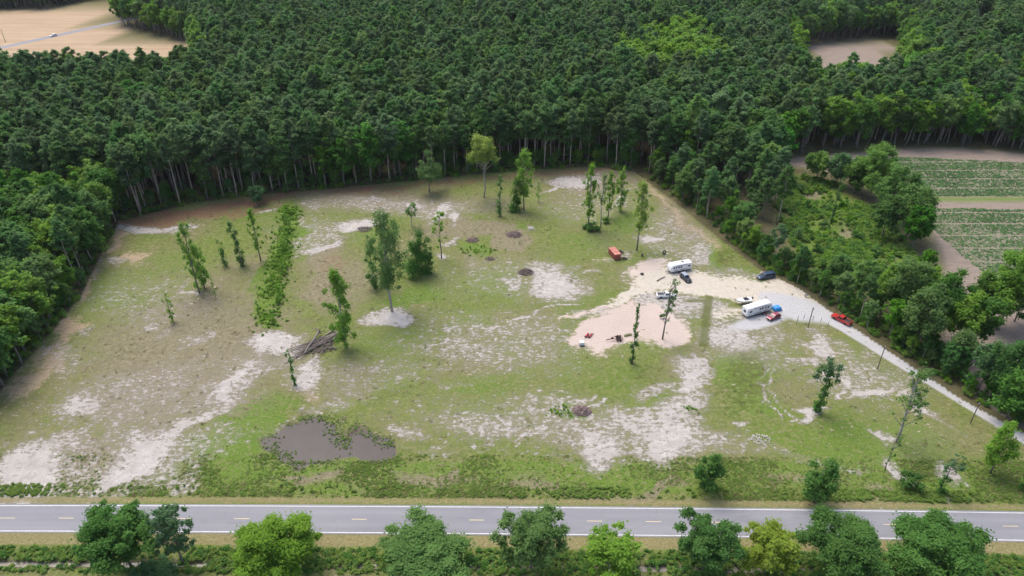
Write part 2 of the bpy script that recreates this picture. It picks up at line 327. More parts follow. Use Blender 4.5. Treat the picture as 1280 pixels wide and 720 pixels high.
A['soil'] = np.maximum(L_(False).poly(SOIL_R, 1.0, 1.5).poly(FIELD_TR, 1.0, 2).poly(FIELD_TS, 1.0, 2).line([(1158, 290), (1215, 345), (1290, 400)], 2.5).a, np.clip((ry1-Y-10.2)/1.2, 0, 1))
A['soil'] *= 1-L_(False).poly([(975, 206), (1075, 222), (1118, 250), (1160, 292), (1176, 330), (1168, 400), (1120, 420), (1030, 340), (968, 250)], 1.0, 3).a
A['crop'] = L_(False).poly(CROP_A, 1.0, .6).poly(CROP_B, 1.0, .6).a
A['field'] = L_(False).poly(FIELD_TL, 1.0, 2).a
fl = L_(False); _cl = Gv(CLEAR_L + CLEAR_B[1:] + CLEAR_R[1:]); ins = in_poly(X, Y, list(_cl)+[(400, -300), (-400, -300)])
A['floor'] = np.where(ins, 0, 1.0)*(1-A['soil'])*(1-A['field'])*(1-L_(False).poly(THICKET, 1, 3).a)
pondm = Layer(X+(vnoise(X, Y, 5, 91)-.5)*5, Y+(vnoise(X, Y, 4, 92)-.5)*4.5, False).poly(POND, 1.0, 1.6).a
DITCH_OFF = 7.6
ditch = np.clip(1-np.abs((ry1-Y)-DITCH_OFF)/1.3, 0, 1)
A['mud'] = np.maximum(np.clip(pondm*1.6, 0, 1), np.clip(ditch*1.5, 0, 1)*.9)
A['green_strip'] = (np.clip(1-np.abs((_v-254-(249-254))/6.0), 0, 1)*L_(False).poly([(1120, 244), (1560, 246), (1560, 256), (1125, 255)], 1, .5).a)
# gentle relief
off = np.clip((sd_road-1.2)/2, 0, 1)
Zg = off*((vnoise(X, Y, 9, 1)-.5)*.25+(vnoise(X, Y, 3, 2)-.5)*.14+(vnoise(X, Y, 1.3, 3)-.5)*.10)*(1-A['gravel'])
Zg = Zg*(1-np.clip(pondm*2, 0, 1)) - np.clip(pondm*1.2, 0, 1)*.55 - ditch*.75 - .01
nx, ny = len(gx), len(gy)
ii = np.arange(nx*ny).reshape(ny, nx)
Fq = np.stack([ii[:-1, :-1], ii[:-1, 1:], ii[1:, 1:], ii[1:, :-1]], -1).reshape(-1, 4)

def ground_material():
    m = NT('ground_cover'); p = m.pos()
    nb = m.noise(.045, 6, .62, p, .32, .68); nm = m.noise(.32, 7, .68, p, .32, .68); nf = m.noise(1.6, 6, .7, p, .3, .7); nv = m.noise(5.0, 3, .6, p, .3, .7)
    st = m.noise(.9, 6, .7, m.scaled(p, (.55, 1.15, 1)), .33, .67); n4 = m.noise(.75, 8, .75, p, .34, .66)
    brk = m.math('ADD', m.math('MULTIPLY', nm, .26), m.math('ADD', m.math('MULTIPLY', n4, .42), m.math('MULTIPLY', st, .32)))
    brk = m.math('ADD', m.math('MULTIPLY', m.math('SUBTRACT', brk, .5), 1.7), .5)
    def fac(att, sharp=3.2, n=brk, gain=1.25):   # a mask whose edge is torn by the noise
        a = m.attr(att) if isinstance(att, str) else att
        return m.math('MULTIPLY', m.math('SUBTRACT', m.math('MULTIPLY', a, gain), m.math('ADD', m.math('MULTIPLY', n, .95), .08)), sharp, clamp=True)
    g = m.mix(nm, (.078, .128, .014), (.158, .205, .030))
    g = m.mix(m.math('MULTIPLY', m.math('POWER', nb, 1.6), .85), g, (.185, .160, .088))
    g = m.mix(m.math('MULTIPLY', m.math('POWER', m.math('SUBTRACT', 1, nb), 2.0), .8), g, (.105, .180, .018))
    g = m.mix(m.math('MULTIPLY', m.math('POWER', n4, 2), .8), g, (.225, .205, .110))
    g = m.mix(m.math('MULTIPLY', m.math('POWER', m.math('SUBTRACT', 1, n4), 2), .55), g, (.060, .085, .020))
    lu = m.mix(nf, (.070, .140, .018), (.150, .215, .038))
    g = m.mix(m.math('MULTIPLY', fac('lush', 1.8, gain=1.6), .9), g, lu)
    dr = m.mix(n4, (.135, .110, .066), (.27, .235, .165))
    g = m.mix(m.math('MULTIPLY', fac('dry', 1.6, gain=1.95), .85), g, dr)
    g = m.mix(fac('straw', 2.0), g, m.mix(nf, (.14, .075, .042), (.25, .155, .095)))
    g = m.mix(fac('tan', 2.2), g, m.mix(nf, (.27, .20, .125), (.42, .335, .23)))
    mt = m.math('MULTIPLY', m.math('SUBTRACT', m.math('ADD', m.math('MULTIPLY', st, .6), m.math('MULTIPLY', nf, .5)), .62), 3.5, clamp=True)
    g = m.mix(m.math('MULTIPLY', mt, .55), g, (.25, .22, .14))
    # loose specks of bare sand everywhere in the clearing
    sp_ = m.math('MULTIPLY', m.math('SUBTRACT', m.math('MULTIPLY', n4, m.math('MULTIPLY', st, m.math('ADD', nb, .35))), .62), 6, clamp=True)
    g = m.mix(m.math('MULTIPLY', sp_, .8), g, (.46, .42, .35))
    sandc = m.mix(nm, (.35, .325, .30), (.54, .52, .50)); sandc = m.mix(m.math('MULTIPLY', nv, .4), sandc, (.33, .28, .23))
    g = m.mix(m.math('MULTIPLY', fac('sand', 1.8, gain=1.85), .78), g, m.mix(nf, (.16, .140, .112), (.29, .262, .232)))
    g = m.mix(m.math('MULTIPLY', fac('sand', 3.6, gain=1.04), .93), g, sandc)
    g = m.mix(fac('pink', 2.4, m.math('MULTIPLY', brk, .8), 1.5), g, m.mix(m.math('MULTIPLY', nf, .7), m.mix(nb, (.48, .395, .345), (.54, .47, .415)), (.42, .34, .285)))
    g = m.mix(fac('yard', 2.6, gain=1.7), g, m.mix(m.math('MULTIPLY', n4, .8), (.53, .485, .41), (.40, .355, .285)))
    g = m.mix(m.math('MULTIPLY', fac('oliv', 3.0, gain=1.35), .85), g, m.mix(n4, (.060, .085, .020), (.135, .135, .040)))
    grc = m.mix(nf, (.36, .36, .362), (.47, .465, .46))
    g = m.mix(m.math('MULTIPLY', m.math('SUBTRACT', m.attr('gravel'), m.math('MULTIPLY', nf, .35)), 2.5, clamp=True), g, grc)
    g = m.mix(m.math('MULTIPLY', fac('verge', 2.4), .9), g, m.mix(nf, (.165, .150, .060), (.29, .245, .135)))
    # farmland
    so = m.mix(m.noise(.8, 5, .6, m.scaled(p, (.15, 2.0, 1))), (.20, .16, .13), (.28, .23, .19))
    g = m.mix(m.attr('soil'), g, so)
    g = m.mix(m.math('MULTIPLY', m.attr('crop'), .35), g, (.16, .19, .10))
    g = m.mix(m.math('MULTIPLY', m.attr('green_strip'), .9), g, lu)
    fw = m.scaled(p, (.02, .14, 1)); rot = fw.node; rot.inputs['Rotation'].default_value = (0, 0, R(-38))
    fi = m.mix(m.noise(1.0, 5, .6, fw), (.33, .235, .15), (.42, .32, .215))
    g = m.mix(m.attr('field'), g, fi)
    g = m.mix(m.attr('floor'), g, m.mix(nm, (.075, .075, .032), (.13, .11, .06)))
    g = m.mix(m.attr('mud'), g, m.mix(nf, (.10, .082, .066), (.16, .13, .105)))
    m.l(g, m.b.inputs['Base Color']); m.b.inputs['Roughness'].default_value = .95; m.b.inputs['Specular IOR Level'].default_value = .1
    bp = m.n('ShaderNodeBump'); bp.inputs['Strength'].default_value = .7; bp.inputs['Distance'].default_value = .25
    m.l(m.math('ADD', nf, m.math('MULTIPLY', nv, .6)), bp.inputs['Height']); m.l(bp.outputs[0], m.b.inputs['Normal'])
    return m.m
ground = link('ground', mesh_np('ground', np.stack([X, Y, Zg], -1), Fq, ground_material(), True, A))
tag(ground, kind='structure')

def sheet(name, pts, z, mat, kind='structure'):
    mb = MB(); mb.v = [(x, y, z) for x, y in pts]; mb.f = [tuple(range(len(pts)))]
    return tag(mb.build(name, mat), kind=kind)
def water_mat(name, col):
    m = NT(name); p = m.pos()
    m.l(m.mix(m.noise(.35, 5, .6, p), col, tuple(c*1.35 for c in col)), m.b.inputs['Base Color']); m.b.inputs['Roughness'].default_value = .25; m.b.inputs['Specular IOR Level'].default_value = .22
    bp = m.n('ShaderNodeBump'); bp.inputs['Strength'].default_value = .15; m.l(m.noise(2.5, 3, .5, p), bp.inputs['Height']); m.l(bp.outputs[0], m.b.inputs['Normal'])
    return m.m
PW = Gv(POND); pc = PW.mean(0)
sheet('pond_water', [tuple(pc+(q-pc)*1.25) for q in PW], -.22, water_mat('muddy_water', (.034, .028, .025)))
xs = np.linspace(-130, 130, 60)
sheet('ditch_water', [(x, road_y(x, 1)-DITCH_OFF+.7) for x in xs]+[(x, road_y(x, 1)-DITCH_OFF-.7) for x in xs[::-1]], -.45, water_mat('ditch_water', (.16, .145, .12)))

# ------------------------------------------------------------------ roads
def asphalt():
    m = NT('asphalt'); p = m.pos()
    a = m.noise(.12, 5, .6, m.scaled(p, (.25, 1, 1))); f = m.noise(3.5, 4, .7, p)
    c = m.mix(a, (.165, .168, .186), (.205, .207, .222)); c = m.mix(m.math('MULTIPLY', f, .35), c, (.125, .125, .135))
    v = m.n('ShaderNodeTexVoronoi', feature='DISTANCE_TO_EDGE'); v.inputs['Scale'].default_value = .28
    w = m.scaled(p, (.5, 1.0, 1)); m.l(w, v.inputs['Vector'])
    cr = m.math('MULTIPLY', m.math('SUBTRACT', .012, v.outputs['Distance']), 60, clamp=True)
    c = m.mix(m.math('MULTIPLY', cr, .35), c, (.06, .06, .065))
    w2 = m.noise(.30, 6, .65, m.scaled(p, (.05, 1.6, 1)), .4, .75); c = m.mix(m.math('MULTIPLY', w2, .45), c, (.25, .25, .262))
    w3 = m.noise(.16, 3, .6, m.scaled(p, (.35, 1.3, 1)), .60, .72); c = m.mix(m.math('MULTIPLY', w3, .5), c, (.115, .115, .125))
    m.l(c, m.b.inputs['Base Color']); m.b.inputs['Roughness'].default_value = .85
    return m.m
def paint(name, col):
    m = NT(name); f = m.noise(1.5, 5, .7, m.pos())
    m.l(m.mix(m.math('MULTIPLY', f, .55), col, (.26, .255, .25)), m.b.inputs['Base Color']); m.b.inputs['Roughness'].default_value = .7
    return m.m
def strip_mesh(name, xs, ya, yb, z, mat):
    V = [(x, a, z) for x, a in zip(xs, ya)]+[(x, b, z) for x, b in zip(xs, yb)]; n = len(xs)
    return tag(link(name, mesh_np(name, V, [(i+n, i+1+n, i+1, i) for i in range(n-1)], mat)), kind='structure')
xs = np.linspace(-600, 600, 301)
strip_mesh('road', xs, road_y(xs, 0)+.45, road_y(xs, 1)-.40, .03, asphalt())
wp, yp = paint('white_road_paint', (.70, .70, .68)), paint('yellow_road_paint', (.66, .52, .24))
V, Fm = [], []
for k, s in ((0, -1), (1, 1)):
    b = len(V); V += [(x, road_y(x, k)+.075, .04) for x in xs]+[(x, road_y(x, k)-.075, .04) for x in xs]; n = len(xs)
    Fm += [(b+i+n, b+i+1+n, b+i+1, b+i) for i in range(n-1)]
tag(link('road_edge_lines', mesh_np('road_edge_lines', V, Fm, wp)), kind='structure')
V, Fm = [], []
x0 = G(449, 649)[0]
for k in range(-20, 21):
    xa = x0 + 12.19*k; b = len(V)
    V += [(xa-1.55, road_y(xa-1.55, .5)-.07, .04), (xa+1.55, road_y(xa+1.55, .5)-.07, .04), (xa+1.55, road_y(xa+1.55, .5)+.07, .04), (xa-1.55, road_y(xa-1.55, .5)+.07, .04)]
    Fm.append((b, b+1, b+2, b+3))
tag(link('road_centre_dashes', mesh_np('road_centre_dashes', V, Fm, yp)), kind='structure')
fr = Gv(FAR_ROAD); V = []
for i, q in enumerate(fr):
    t = fr[min(i+1, len(fr)-1)]-fr[max(i-1, 0)]; t = t/np.linalg.norm(t); nn = np.array([-t[1], t[0]])
    V += [(*(q+nn*3.6), .03), (*(q-nn*3.6), .03)]
tag(link('distant_road', mesh_np('distant_road', V, [(2*i+1, 2*i+3, 2*i+2, 2*i) for i in range(len(fr)-1)], asphalt())), kind='structure')

# ------------------------------------------------------------------ trees
def leaves(lobes, size, r_):
    """lobes: (centre, (rx,ry,rz), count); returns quads and their tint"""
    Vs, Ts = [], []
    for c, rad, n in lobes:
        d = r_.normal(size=(n, 3)); d /= np.linalg.norm(d, axis=1)[:, None]
        rr = np.minimum(np.abs(r_.normal(size=n))*.42+.28, 1.55)
        pos = np.asarray(c)+d*np.asarray(rad)*rr[:, None]
        nr = d*.45+r_.normal(size=(n, 3))*.45+np.array([0, -.1, .95]); nr /= np.linalg.norm(nr, axis=1)[:, None]
        t = np.cross(nr, r_.normal(size=(n, 3))); t /= np.linalg.norm(t, axis=1)[:, None]; b = np.cross(nr, t)
        s = size*(.55+.8*r_.random(n)); e = .55+.35*r_.random(n)
        t *= s[:, None]; b *= (s*e)[:, None]
        q = np.stack([pos-t-b*.5, pos+b*-.9+t*.3, pos+t+b*.4, pos-t*.2+b], 1)
        Vs.append(q.reshape(-1, 3))
        lt = .15+.6*r_.random()
        Ts.append(np.repeat(np.clip(lt+r_.normal(size=n)*.22, 0, 1), 4))
    V = np.concatenate(Vs); T = np.concatenate(Ts)
    return V, np.arange(len(V)).reshape(-1, 4), T
def crown_mesh(name, lobes, size, mat, r_):
    V, F, T = leaves(lobes, size, r_)
    return mesh_np(name, V, F, mat, False, {'tint': T})
def trunk_mesh(name, mat, H, r0, r_, limbs=(), top=.9, bend=.02, n=6):
    mb = MB(); k = 5; px = [(0, 0)]
    for i in range(k): px.append((px[-1][0]+r_.normal()*H*bend*.4, px[-1][1]+r_.normal()*H*bend*.4))
    pts = [(px[i][0], px[i][1], H*top*i/k-(.15 if i == 0 else 0)) for i in range(k+1)]
    mb.tube(pts, [r0*(1.15 if i == 0 else 1-.8*i/k) for i in range(k+1)], n)
    for z, tip, rr in limbs:
        f = min(max(z/(H*top)*k, 0), k-.01); i = int(f); f -= i
        b = Vector(pts[i]).lerp(Vector(pts[i+1]), f); t = Vector(tip); mid = b.lerp(t, .55)+Vector((0, 0, -.06*(t-b).length))
        mb.tube([b, mid, t], [rr, rr*.65, rr*.25], 4)
    me = bpy.data.meshes.new(name); me.from_pydata(mb.v, [], mb.f); me.materials.append(mat); me.update()
    for p_ in me.polygons: p_.use_smooth = True
    return me

def pine_lobes(r_, H, Rc, dens, cb=.52):
    lobes = []; K = 34; ga = r_.random()*6
    for i in range(K):
        f = i/(K-1); z = H*(cb+(.97-cb)*f)
        rad = Rc*(1-.62*f**2.6)*(.30+.62*r_.random()) if i < K-2 else Rc*.10*r_.random()
        a = ga+i*2.4+r_.normal()*.5; s = Rc*(.31-.04*f)*(.65+.6*r_.random())
        lobes.append(((rad*math.cos(a), rad*math.sin(a), z+r_.normal()*.4), (s, s, s*.62), int(dens*s*s*(1.2 if f > .5 else .9))))
    return lobes
def round_lobes(r_, H, Rc, cb, dens, K=20, drop=.12, lob=.42, flat=.8):
    lobes = []; zc = H*(cb+1)/2; rz = H*(1-cb)/2; ga = r_.random()*6; p1, p2, p3 = r_.random(3)*6.28
    for i in range(K):
        u = 1-2*(i+.5)/K; a = ga+i*2.39996+r_.normal()*.35
        if r_.random() < drop: continue
        h = math.sqrt(1-u*u); wob = 1+.16*math.sin(2*a+p1)+.12*math.sin(3*a+p2+2*u)+.10*math.sin(5*u+p3)
        k = (.42+.48*r_.random()**.7)*wob; s = Rc*lob*(.5+.8*r_.random())*(1.15-.35*k)
        lobes.append(((h*Rc*k*math.cos(a), h*Rc*k*math.sin(a), zc+u*rz*k*.98), (s, s, s*flat*(.8+.4*r_.random())), int(dens*s*s)))
    lobes.append(((0, 0, zc), (Rc*.45, Rc*.45, rz*.55), int(dens*Rc*Rc*.16)))
    return lobes
def limbs_to(lobes, H, r0, every=1, zmin=.3):
    return [(max(H*zmin, c[2]-np.hypot(c[0], c[1])*.8-.05*H), c, r0*.38) for c, r, n in lobes[::every]]

def proto(kind, seed, **k):
    r_ = np.random.default_rng(seed)
    if kind == 'pine':
        H, Rc = 25, k.get('Rc', 4.3); lb = pine_lobes(r_, H, Rc, k.get('dens', 62), k.get('cb', .52))
        return trunk_mesh('trunk', M['pinebark'], H, .30, r_, limbs_to(lb, H, .22, 3), .93, .012), crown_mesh('crown', lb, .38, M['pine'], r_)
    if kind == 'broad':
        H, Rc = 20, k.get('Rc', 5.2); lb = round_lobes(r_, H, Rc, k.get('cb', .30), k.get('dens', 80), 44, .12, .30)
        return trunk_mesh('trunk', M['bark'], H, .32, r_, limbs_to(lb, H, .3, 4), .8, .03), crown_mesh('crown', lb, .37, k.get('mat', M['broad']), r_)

def kids(root, tm, cm):
    return link('trunk', tm, root), link('crown', cm, root)
PINES = [proto('pine', 100+i, Rc=[4.5, 3.9, 5.0, 4.2, 3.6, 4.7, 4.0, 5.3][i], cb=[.50, .56, .48, .54, .62, .46, .56, .50][i], dens=88) for i in range(8)]
BROADS = [proto('broad', 200+i, Rc=[5.2, 4.4, 5.8, 4.8, 5.0, 4.0][i], cb=[.25, .3, .2, .34, .28, .2][i]) for i in range(6)]
BRIGHTS = [proto('broad', 300+i, Rc=[5.0, 4.6, 5.4][i], cb=[.25, .3, .22][i], mat=M['bright']) for i in range(3)]

# where the forest stands
SP = 5.5
jx = np.arange(-760, 760, SP); jy = np.arange(80, 980, SP)
FX, FY = np.meshgrid(jx, jy); FX = (FX+((np.arange(len(jy)) % 2)*SP/2)[:, None]).ravel(); FY = FY.ravel()
FX = FX+rng.uniform(-.42, .42, FX.size)*SP; FY = FY+rng.uniform(-.42, .42, FY.size)*SP
clear_poly = list(Gv(CLEAR_L+CLEAR_B[1:]+CLEAR_R[1:]))+[(500, -300), (-500, -300)]
def dist_poly(x, y, poly): return seg_dist(x, y, list(poly)+[poly[0]])
ok = ~in_poly(FX, FY, clear_poly) & (FY > 70)
for pl, mg in ((FIELD_TL, 2.5), (FIELD_TR, 2.5), (FIELD_TS, 1.5), (SOIL_R, 2.5)):
    W_ = Gv(pl); ok &= ~(in_poly(FX, FY, W_) | (dist_poly(FX, FY, W_) < mg))
W_ = Gv(THICKET); ok &= ~in_poly(FX, FY, W_)
ok &= seg_dist(FX, FY, Gv(FAR_ROAD)) > 6
ok &= ~((FX > 40) & (seg_dist(FX, FY, Gv(CLEAR_R)) < 2.0))
lx, ly = P(FX, FY)
ok &= (lx > -330) & (lx < 1610) & (ly > -45)
# the strip along the drive thins out behind its first rows, towards the ploughed field
dR = seg_dist(FX, FY, Gv(CLEAR_R)); rs = (lx > 985) & (ly > 330) & (dR > 10); ok &= ~rs
ok &= ~((lx > 930) & (ly > 290) & (ly < 420) & (dR > 7)); ok &= ~((lx > 880) & (lx < 1010) & (ly > 235) & (rng.random(FX.size) < .3))
FX, FY, lx, ly, dR = FX[ok], FY[ok], lx[ok], ly[ok], dR[ok]
dL = seg_dist(FX, FY, Gv(CLEAR_L)); dB = seg_dist(FX, FY, Gv(CLEAR_B))
u = rng.random(FX.size); nz = vnoise(FX, FY, 40, 11)
kind = np.where(u < .05+.25*(nz > .68), 1, 0)                                          # 0 pine, 1 broadleaf, 2 bright broadleaf
left_wood = (lx < 165) & (ly > 262); kind[left_wood] = np.where(u[left_wood] < .16, 0, np.where(u[left_wood] < .7, 1, 2))
right_strip = (dR < 26) & (ly > 222) & (lx > 800); kind[right_strip] = np.where(u[right_strip] < .30, 0, np.where(u[right_strip] < .92, 1, 2))
far_right = (lx > 985) & (ly > 105) & (ly < 200); kind[far_right] = np.where(u[far_right] < .55, 0, np.where(u[far_right] < .9, 1, 2))
glade = (((lx-838)/72)**2+((ly-97)/33)**2 < 1+.9*(nz-.5)) ; kind[glade & (u < .93)] = 2
dS = np.minimum.reduce([dist_poly(FX, FY, Gv(q_)) for q_ in (SOIL_R, FIELD_TL, FIELD_TR)])
edge_ = (dS < 9) & ~right_strip & (ly > 0); kind[edge_ & (u < .85)] = 1; kind[edge_ & (u > .75)] = 2
scale = rng.normal(1, .115, FX.size).clip(.7, 1.28)
scale *= np.where(right_strip, np.where(lx > 930, .60, .72), 1)*np.where(left_wood, .86, 1)
scale[(kind > 0)] *= np.where(right_strip[kind > 0], .95, 1.12)
far_tl = (lx < 260) & (ly < 130) & (ly > 80); scale[far_tl] *= .95
rotz = rng.uniform(0, 6.283, FX.size)
dist = np.sqrt(FX**2+FY**2+HGT**2)
inview = (lx > -12) & (lx < 1292)

def forest_label(i):
    x, y = lx[i], ly[i]; pine = kind[i] == 0
    if left_wood[i]:
        return ('slim dark pine among the leafy trees of the wood left of the clearing' if pine else
                ('fresh light green leafy tree in the wood left of the clearing' if kind[i] == 2 else 'mid green leafy tree in the wood left of the clearing')), ('pines' if pine else 'leafy trees')+' of the left wood'
    if right_strip[i]:
        return ('slim pine in the tree strip between gravel drive and farm field' if pine else
                ('fresh light green tree in the strip between gravel drive and farm field' if kind[i] == 2 else 'mid green leafy tree in the strip between gravel drive and farm field')), ('pines' if pine else 'leafy trees')+' of the strip along the drive'
    if x > 985:
        return ('dark pine in the wood beyond the ploughed headland at right' if pine else 'leafy tree in the wood beyond the ploughed headland at right'), ('pines' if pine else 'leafy trees')+' beyond the farm field'
    if pine: return 'tall dark pine in the nearest rows of the forest behind the clearing', 'pines in the front rows of the forest'
    return ('light green leafy tree among the dark pines of the forest behind' if kind[i] == 2 else 'mid green leafy tree among the dark pines of the forest behind'), 'leafy trees in the pine forest'
rest = np.ones(FX.size, bool)
protos_used = {0: PINES, 1: BROADS, 2: BRIGHTS}
src = {0: [None]*8, 1: [None]*6, 2: [None]*3}
for kk, nm, cap in ((0, 'pine_tree', 290), ((1, 2), 'broadleaf_tree', 230)):
    kset = (kk,) if isinstance(kk, int) else kk
    idx = np.where(np.isin(kind, kset) & inview)[0]; idx = idx[np.argsort(dist[idx])][:cap]
    for q, i in enumerate(idx):
        k_ = int(kind[i]); pr = protos_used[k_]; v = int(rng.integers(len(pr)))
        for t_ in range(len(pr)):
            if src[k_][t_] is None: v = t_; break
        e = empty(nm, (FX[i], FY[i], 0), rotz[i], scale[i]); a, b = kids(e, *pr[v])
        if src[k_][v] is None: src[k_][v] = (a, b)
        lab, grp = forest_label(i); tag(e, lab, 'pine tree' if k_ == 0 else 'tree', grp)
        rest[i] = False

def scatter(name, xyz, var, rot, scl, sources, kind='stuff'):
    """one object that carries copies of the source meshes on its points"""
    me = bpy.data.meshes.new(name); me.vertices.add(len(xyz)); me.vertices.foreach_set('co', np.asarray(xyz, np.float32).ravel())
    for an, ty, v in (('var', 'INT', np.asarray(var, np.int32)), ('rot', 'FLOAT', np.asarray(rot, np.float32)), ('scl', 'FLOAT', np.asarray(scl, np.float32))):
        at = me.attributes.new(an, ty, 'POINT'); at.data.foreach_set('value', v)
    o = tag(link(name, me), kind=kind)
    g = bpy.data.node_groups.new(name+'_nodes', 'GeometryNodeTree')
    g.interface.new_socket('Geometry', in_out='INPUT', socket_type='NodeSocketGeometry'); g.interface.new_socket('Geometry', in_out='OUTPUT', socket_type='NodeSocketGeometry')
    N = g.nodes.new; Lk = g.links.new
    gi, go = N('NodeGroupInput'), N('NodeGroupOutput')
    jn = N('GeometryNodeJoinGeometry')
    for s in sources:
        j2 = N('GeometryNodeJoinGeometry')
        for ob in s:
            oi = N('GeometryNodeObjectInfo'); oi.inputs['Object'].default_value = ob; oi.transform_space = 'ORIGINAL'; Lk(oi.outputs['Geometry'], j2.inputs[0])
        g2 = N('GeometryNodeGeometryToInstance'); Lk(j2.outputs[0], g2.inputs[0]); Lk(g2.outputs[0], jn.inputs[0])
    mp = N('GeometryNodeMeshToPoints'); Lk(gi.outputs[0], mp.inputs[0])
    ip = N('GeometryNodeInstanceOnPoints'); Lk(mp.outputs[0], ip.inputs['Points']); Lk(jn.outputs[0], ip.inputs['Instance']); ip.inputs['Pick Instance'].default_value = True
    def na(nm, ty):
        x = N('GeometryNodeInputNamedAttribute'); x.data_type = ty; x.inputs[0].default_value = nm; return x.outputs['Attribute']
    Lk(na('var', 'INT'), ip.inputs['Instance Index'])
    cx = N('ShaderNodeCombineXYZ'); Lk(na('rot', 'FLOAT'), cx.inputs[2]); Lk(cx.outputs[0], ip.inputs['Rotation'])
    Lk(na('scl', 'FLOAT'), ip.inputs['Scale']); Lk(ip.outputs[0], go.inputs[0])
    md = o.modifiers.new('scatter', 'NODES'); md.node_group = g
    return o
for kk, nm, lab in ((0, 'pine_forest', 'dark pine forest stretching far behind the clearing'), (1, 'broadleaf_forest', 'leafy trees scattered through the far forest'), (2, 'light_green_forest', 'patch of fresh light green trees far in the forest')):
    i = np.where(rest & (kind == kk))[0]
    s = [x for x in src[kk] if x]
    tag(scatter(nm, np.stack([FX[i], FY[i], np.zeros(len(i))], -1), rng.integers(0, len(s), len(i)), rotz[i], scale[i], s), lab, 'forest')

# single trees: base pixel, top pixel row, crown width in px of the photo
def px_m(base): return FPX/depth(*G(*base))
def fit(tm, cm, x, y, wpx, top):
    V = np.empty(len(cm.vertices)*3, np.float32); cm.vertices.foreach_get('co', V); V = V.reshape(-1, 3)
    U = np.empty(len(tm.vertices)*3, np.float32); tm.vertices.foreach_get('co', U); U = U.reshape(-1, 3)
    for _ in range(4):
        ax = P(x+V[:, 0]-V[:, 0].mean()*0, y+V[:, 1], V[:, 2]); lean0 = P(x, y, 0)[0]
        tilt = (P(np.full(len(V), x), np.full(len(V), y), V[:, 2])[0]-lean0)
        w_ = np.diff(np.percentile(ax[0]-tilt, (.5, 99.5)))[0]; k = wpx/max(w_, .5); V[:, :2] *= k; U[:, :2] *= k if k < 1 else 1
        py_ = np.percentile(P(x+V[:, 0], y+V[:, 1], V[:, 2])[1], .3); b_ = P(x, y, 0)[1]
        kz = np.clip((b_-top)/max(b_-py_, 1), .5, 1.6); V[:, 2] *= kz; U[:, 2] *= kz
    cm.vertices.foreach_set('co', V.ravel()); tm.vertices.foreach_set('co', U.ravel()); cm.update(); tm.update()
def tree(name, base, top, wpx, style, label, mat='broad', seed=0, cat='tree', group=None, cb=None, dens=110, size=.25, lob=.42, K=24, lean=0, drop=.12, barkm='bark', flat=.85):
    r_ = np.random.default_rng(1000+seed); dens *= 1.5 if size == .25 else 1.0; x, y = G(*base); H = H_of(base, top); Rc = wpx/px_m(base)/2
    e = empty(name, (x, y, 0), 0); r0 = max(.07, H*.014)
    if style == 'round':
        H = max(1.5, H-Rc*.15); lb = round_lobes(r_, H, Rc*1.08, cb if cb is not None else .2, dens, K, drop, lob, flat)
        tm = trunk_mesh('trunk', M[barkm], H, r0, r_, limbs_to(lb, H, r0, max(2, len(lb)//14), .15), .8, .03)
    elif style == 'vine':      # trunk wrapped in creeper with a thin top
        lb = []; n = max(6, int(H/1.1)); a0, b0 = r_.normal(size=2)*.03
        for i in range(n):
            f = i/(n-1); s = Rc*(.45+.6*r_.random())*(1.05-.35*f); z = H*(.05+.88*f)
            lb.append(((r_.normal()*Rc*.38+lean*H*f*f, r_.normal()*Rc*.38, z), (s, s, max(s*1.0, H/n*.9)), int(dens*max(s, .5)**2*.62)))
        tm = trunk_mesh('trunk', M[barkm], H, r0, r_, limbs_to(lb, H, r0, 3, .1), .95, .012)
    elif style == 'slim':      # tall thin stem, narrow leafy crown, a little ragged
        lb = []; c0 = cb if cb is not None else .35; n = max(9, int(H*(1-c0)/.9))
        for i in range(n):
            f = (i+.5)/n; w = Rc*(.25+.95*math.sin(math.pi*min(1, f*.85+.12))**.8); s = Rc*(.34+.3*r_.random()); a = r_.random()*6.28
            q = max(0, w-s)*(.5+.5*r_.random())
            z = H*(c0+(.98-c0)*f)-s*.3
            lb.append(((q*math.cos(a), q*math.sin(a), z), (s*.8, s*.8, s*1.0), int(dens*s*s*.40)))
            a += 2.2; q = w*(.55+.5*r_.random()); lb.append(((q*math.cos(a), q*math.sin(a), z+r_.normal()*.5), (s*.5, s*.5, s*.6), int(dens*s*s*.17)))
        tm = trunk_mesh('trunk', M[barkm], H, r0*.85, r_, limbs_to(lb, H, r0, 2, .2), .93, .015)
    else:                      # 'sparse': forked bare limbs with thin leaf sprays at the tips
        lb = []; c0 = cb if cb is not None else .4; n = K
        for i in range(n):
            f = r_.random(); a = i*2.4+r_.normal()*.4; q = Rc*(.3+.65*r_.random())*(1-.35*f); s = Rc*(.20+.18*r_.random())
            lb.append(((q*math.cos(a)+lean*H*f, q*math.sin(a), H*(c0+(.97-c0)*f)), (s, s, s), int(dens*s*s*.8)))
        tm = trunk_mesh('trunk', M[barkm], H, r0, r_, limbs_to(lb, H, r0*1.1, 1, .22), .9, .02)
    cm = crown_mesh('crown', lb, size, M[mat], r_); fit(tm, cm, x, y, wpx, top); kids(e, tm, cm); tag(e, label, cat, group)
    return e
S = 0
def T(*a, **k):
    global S; S += 1; return tree(*a, seed=S, **k)
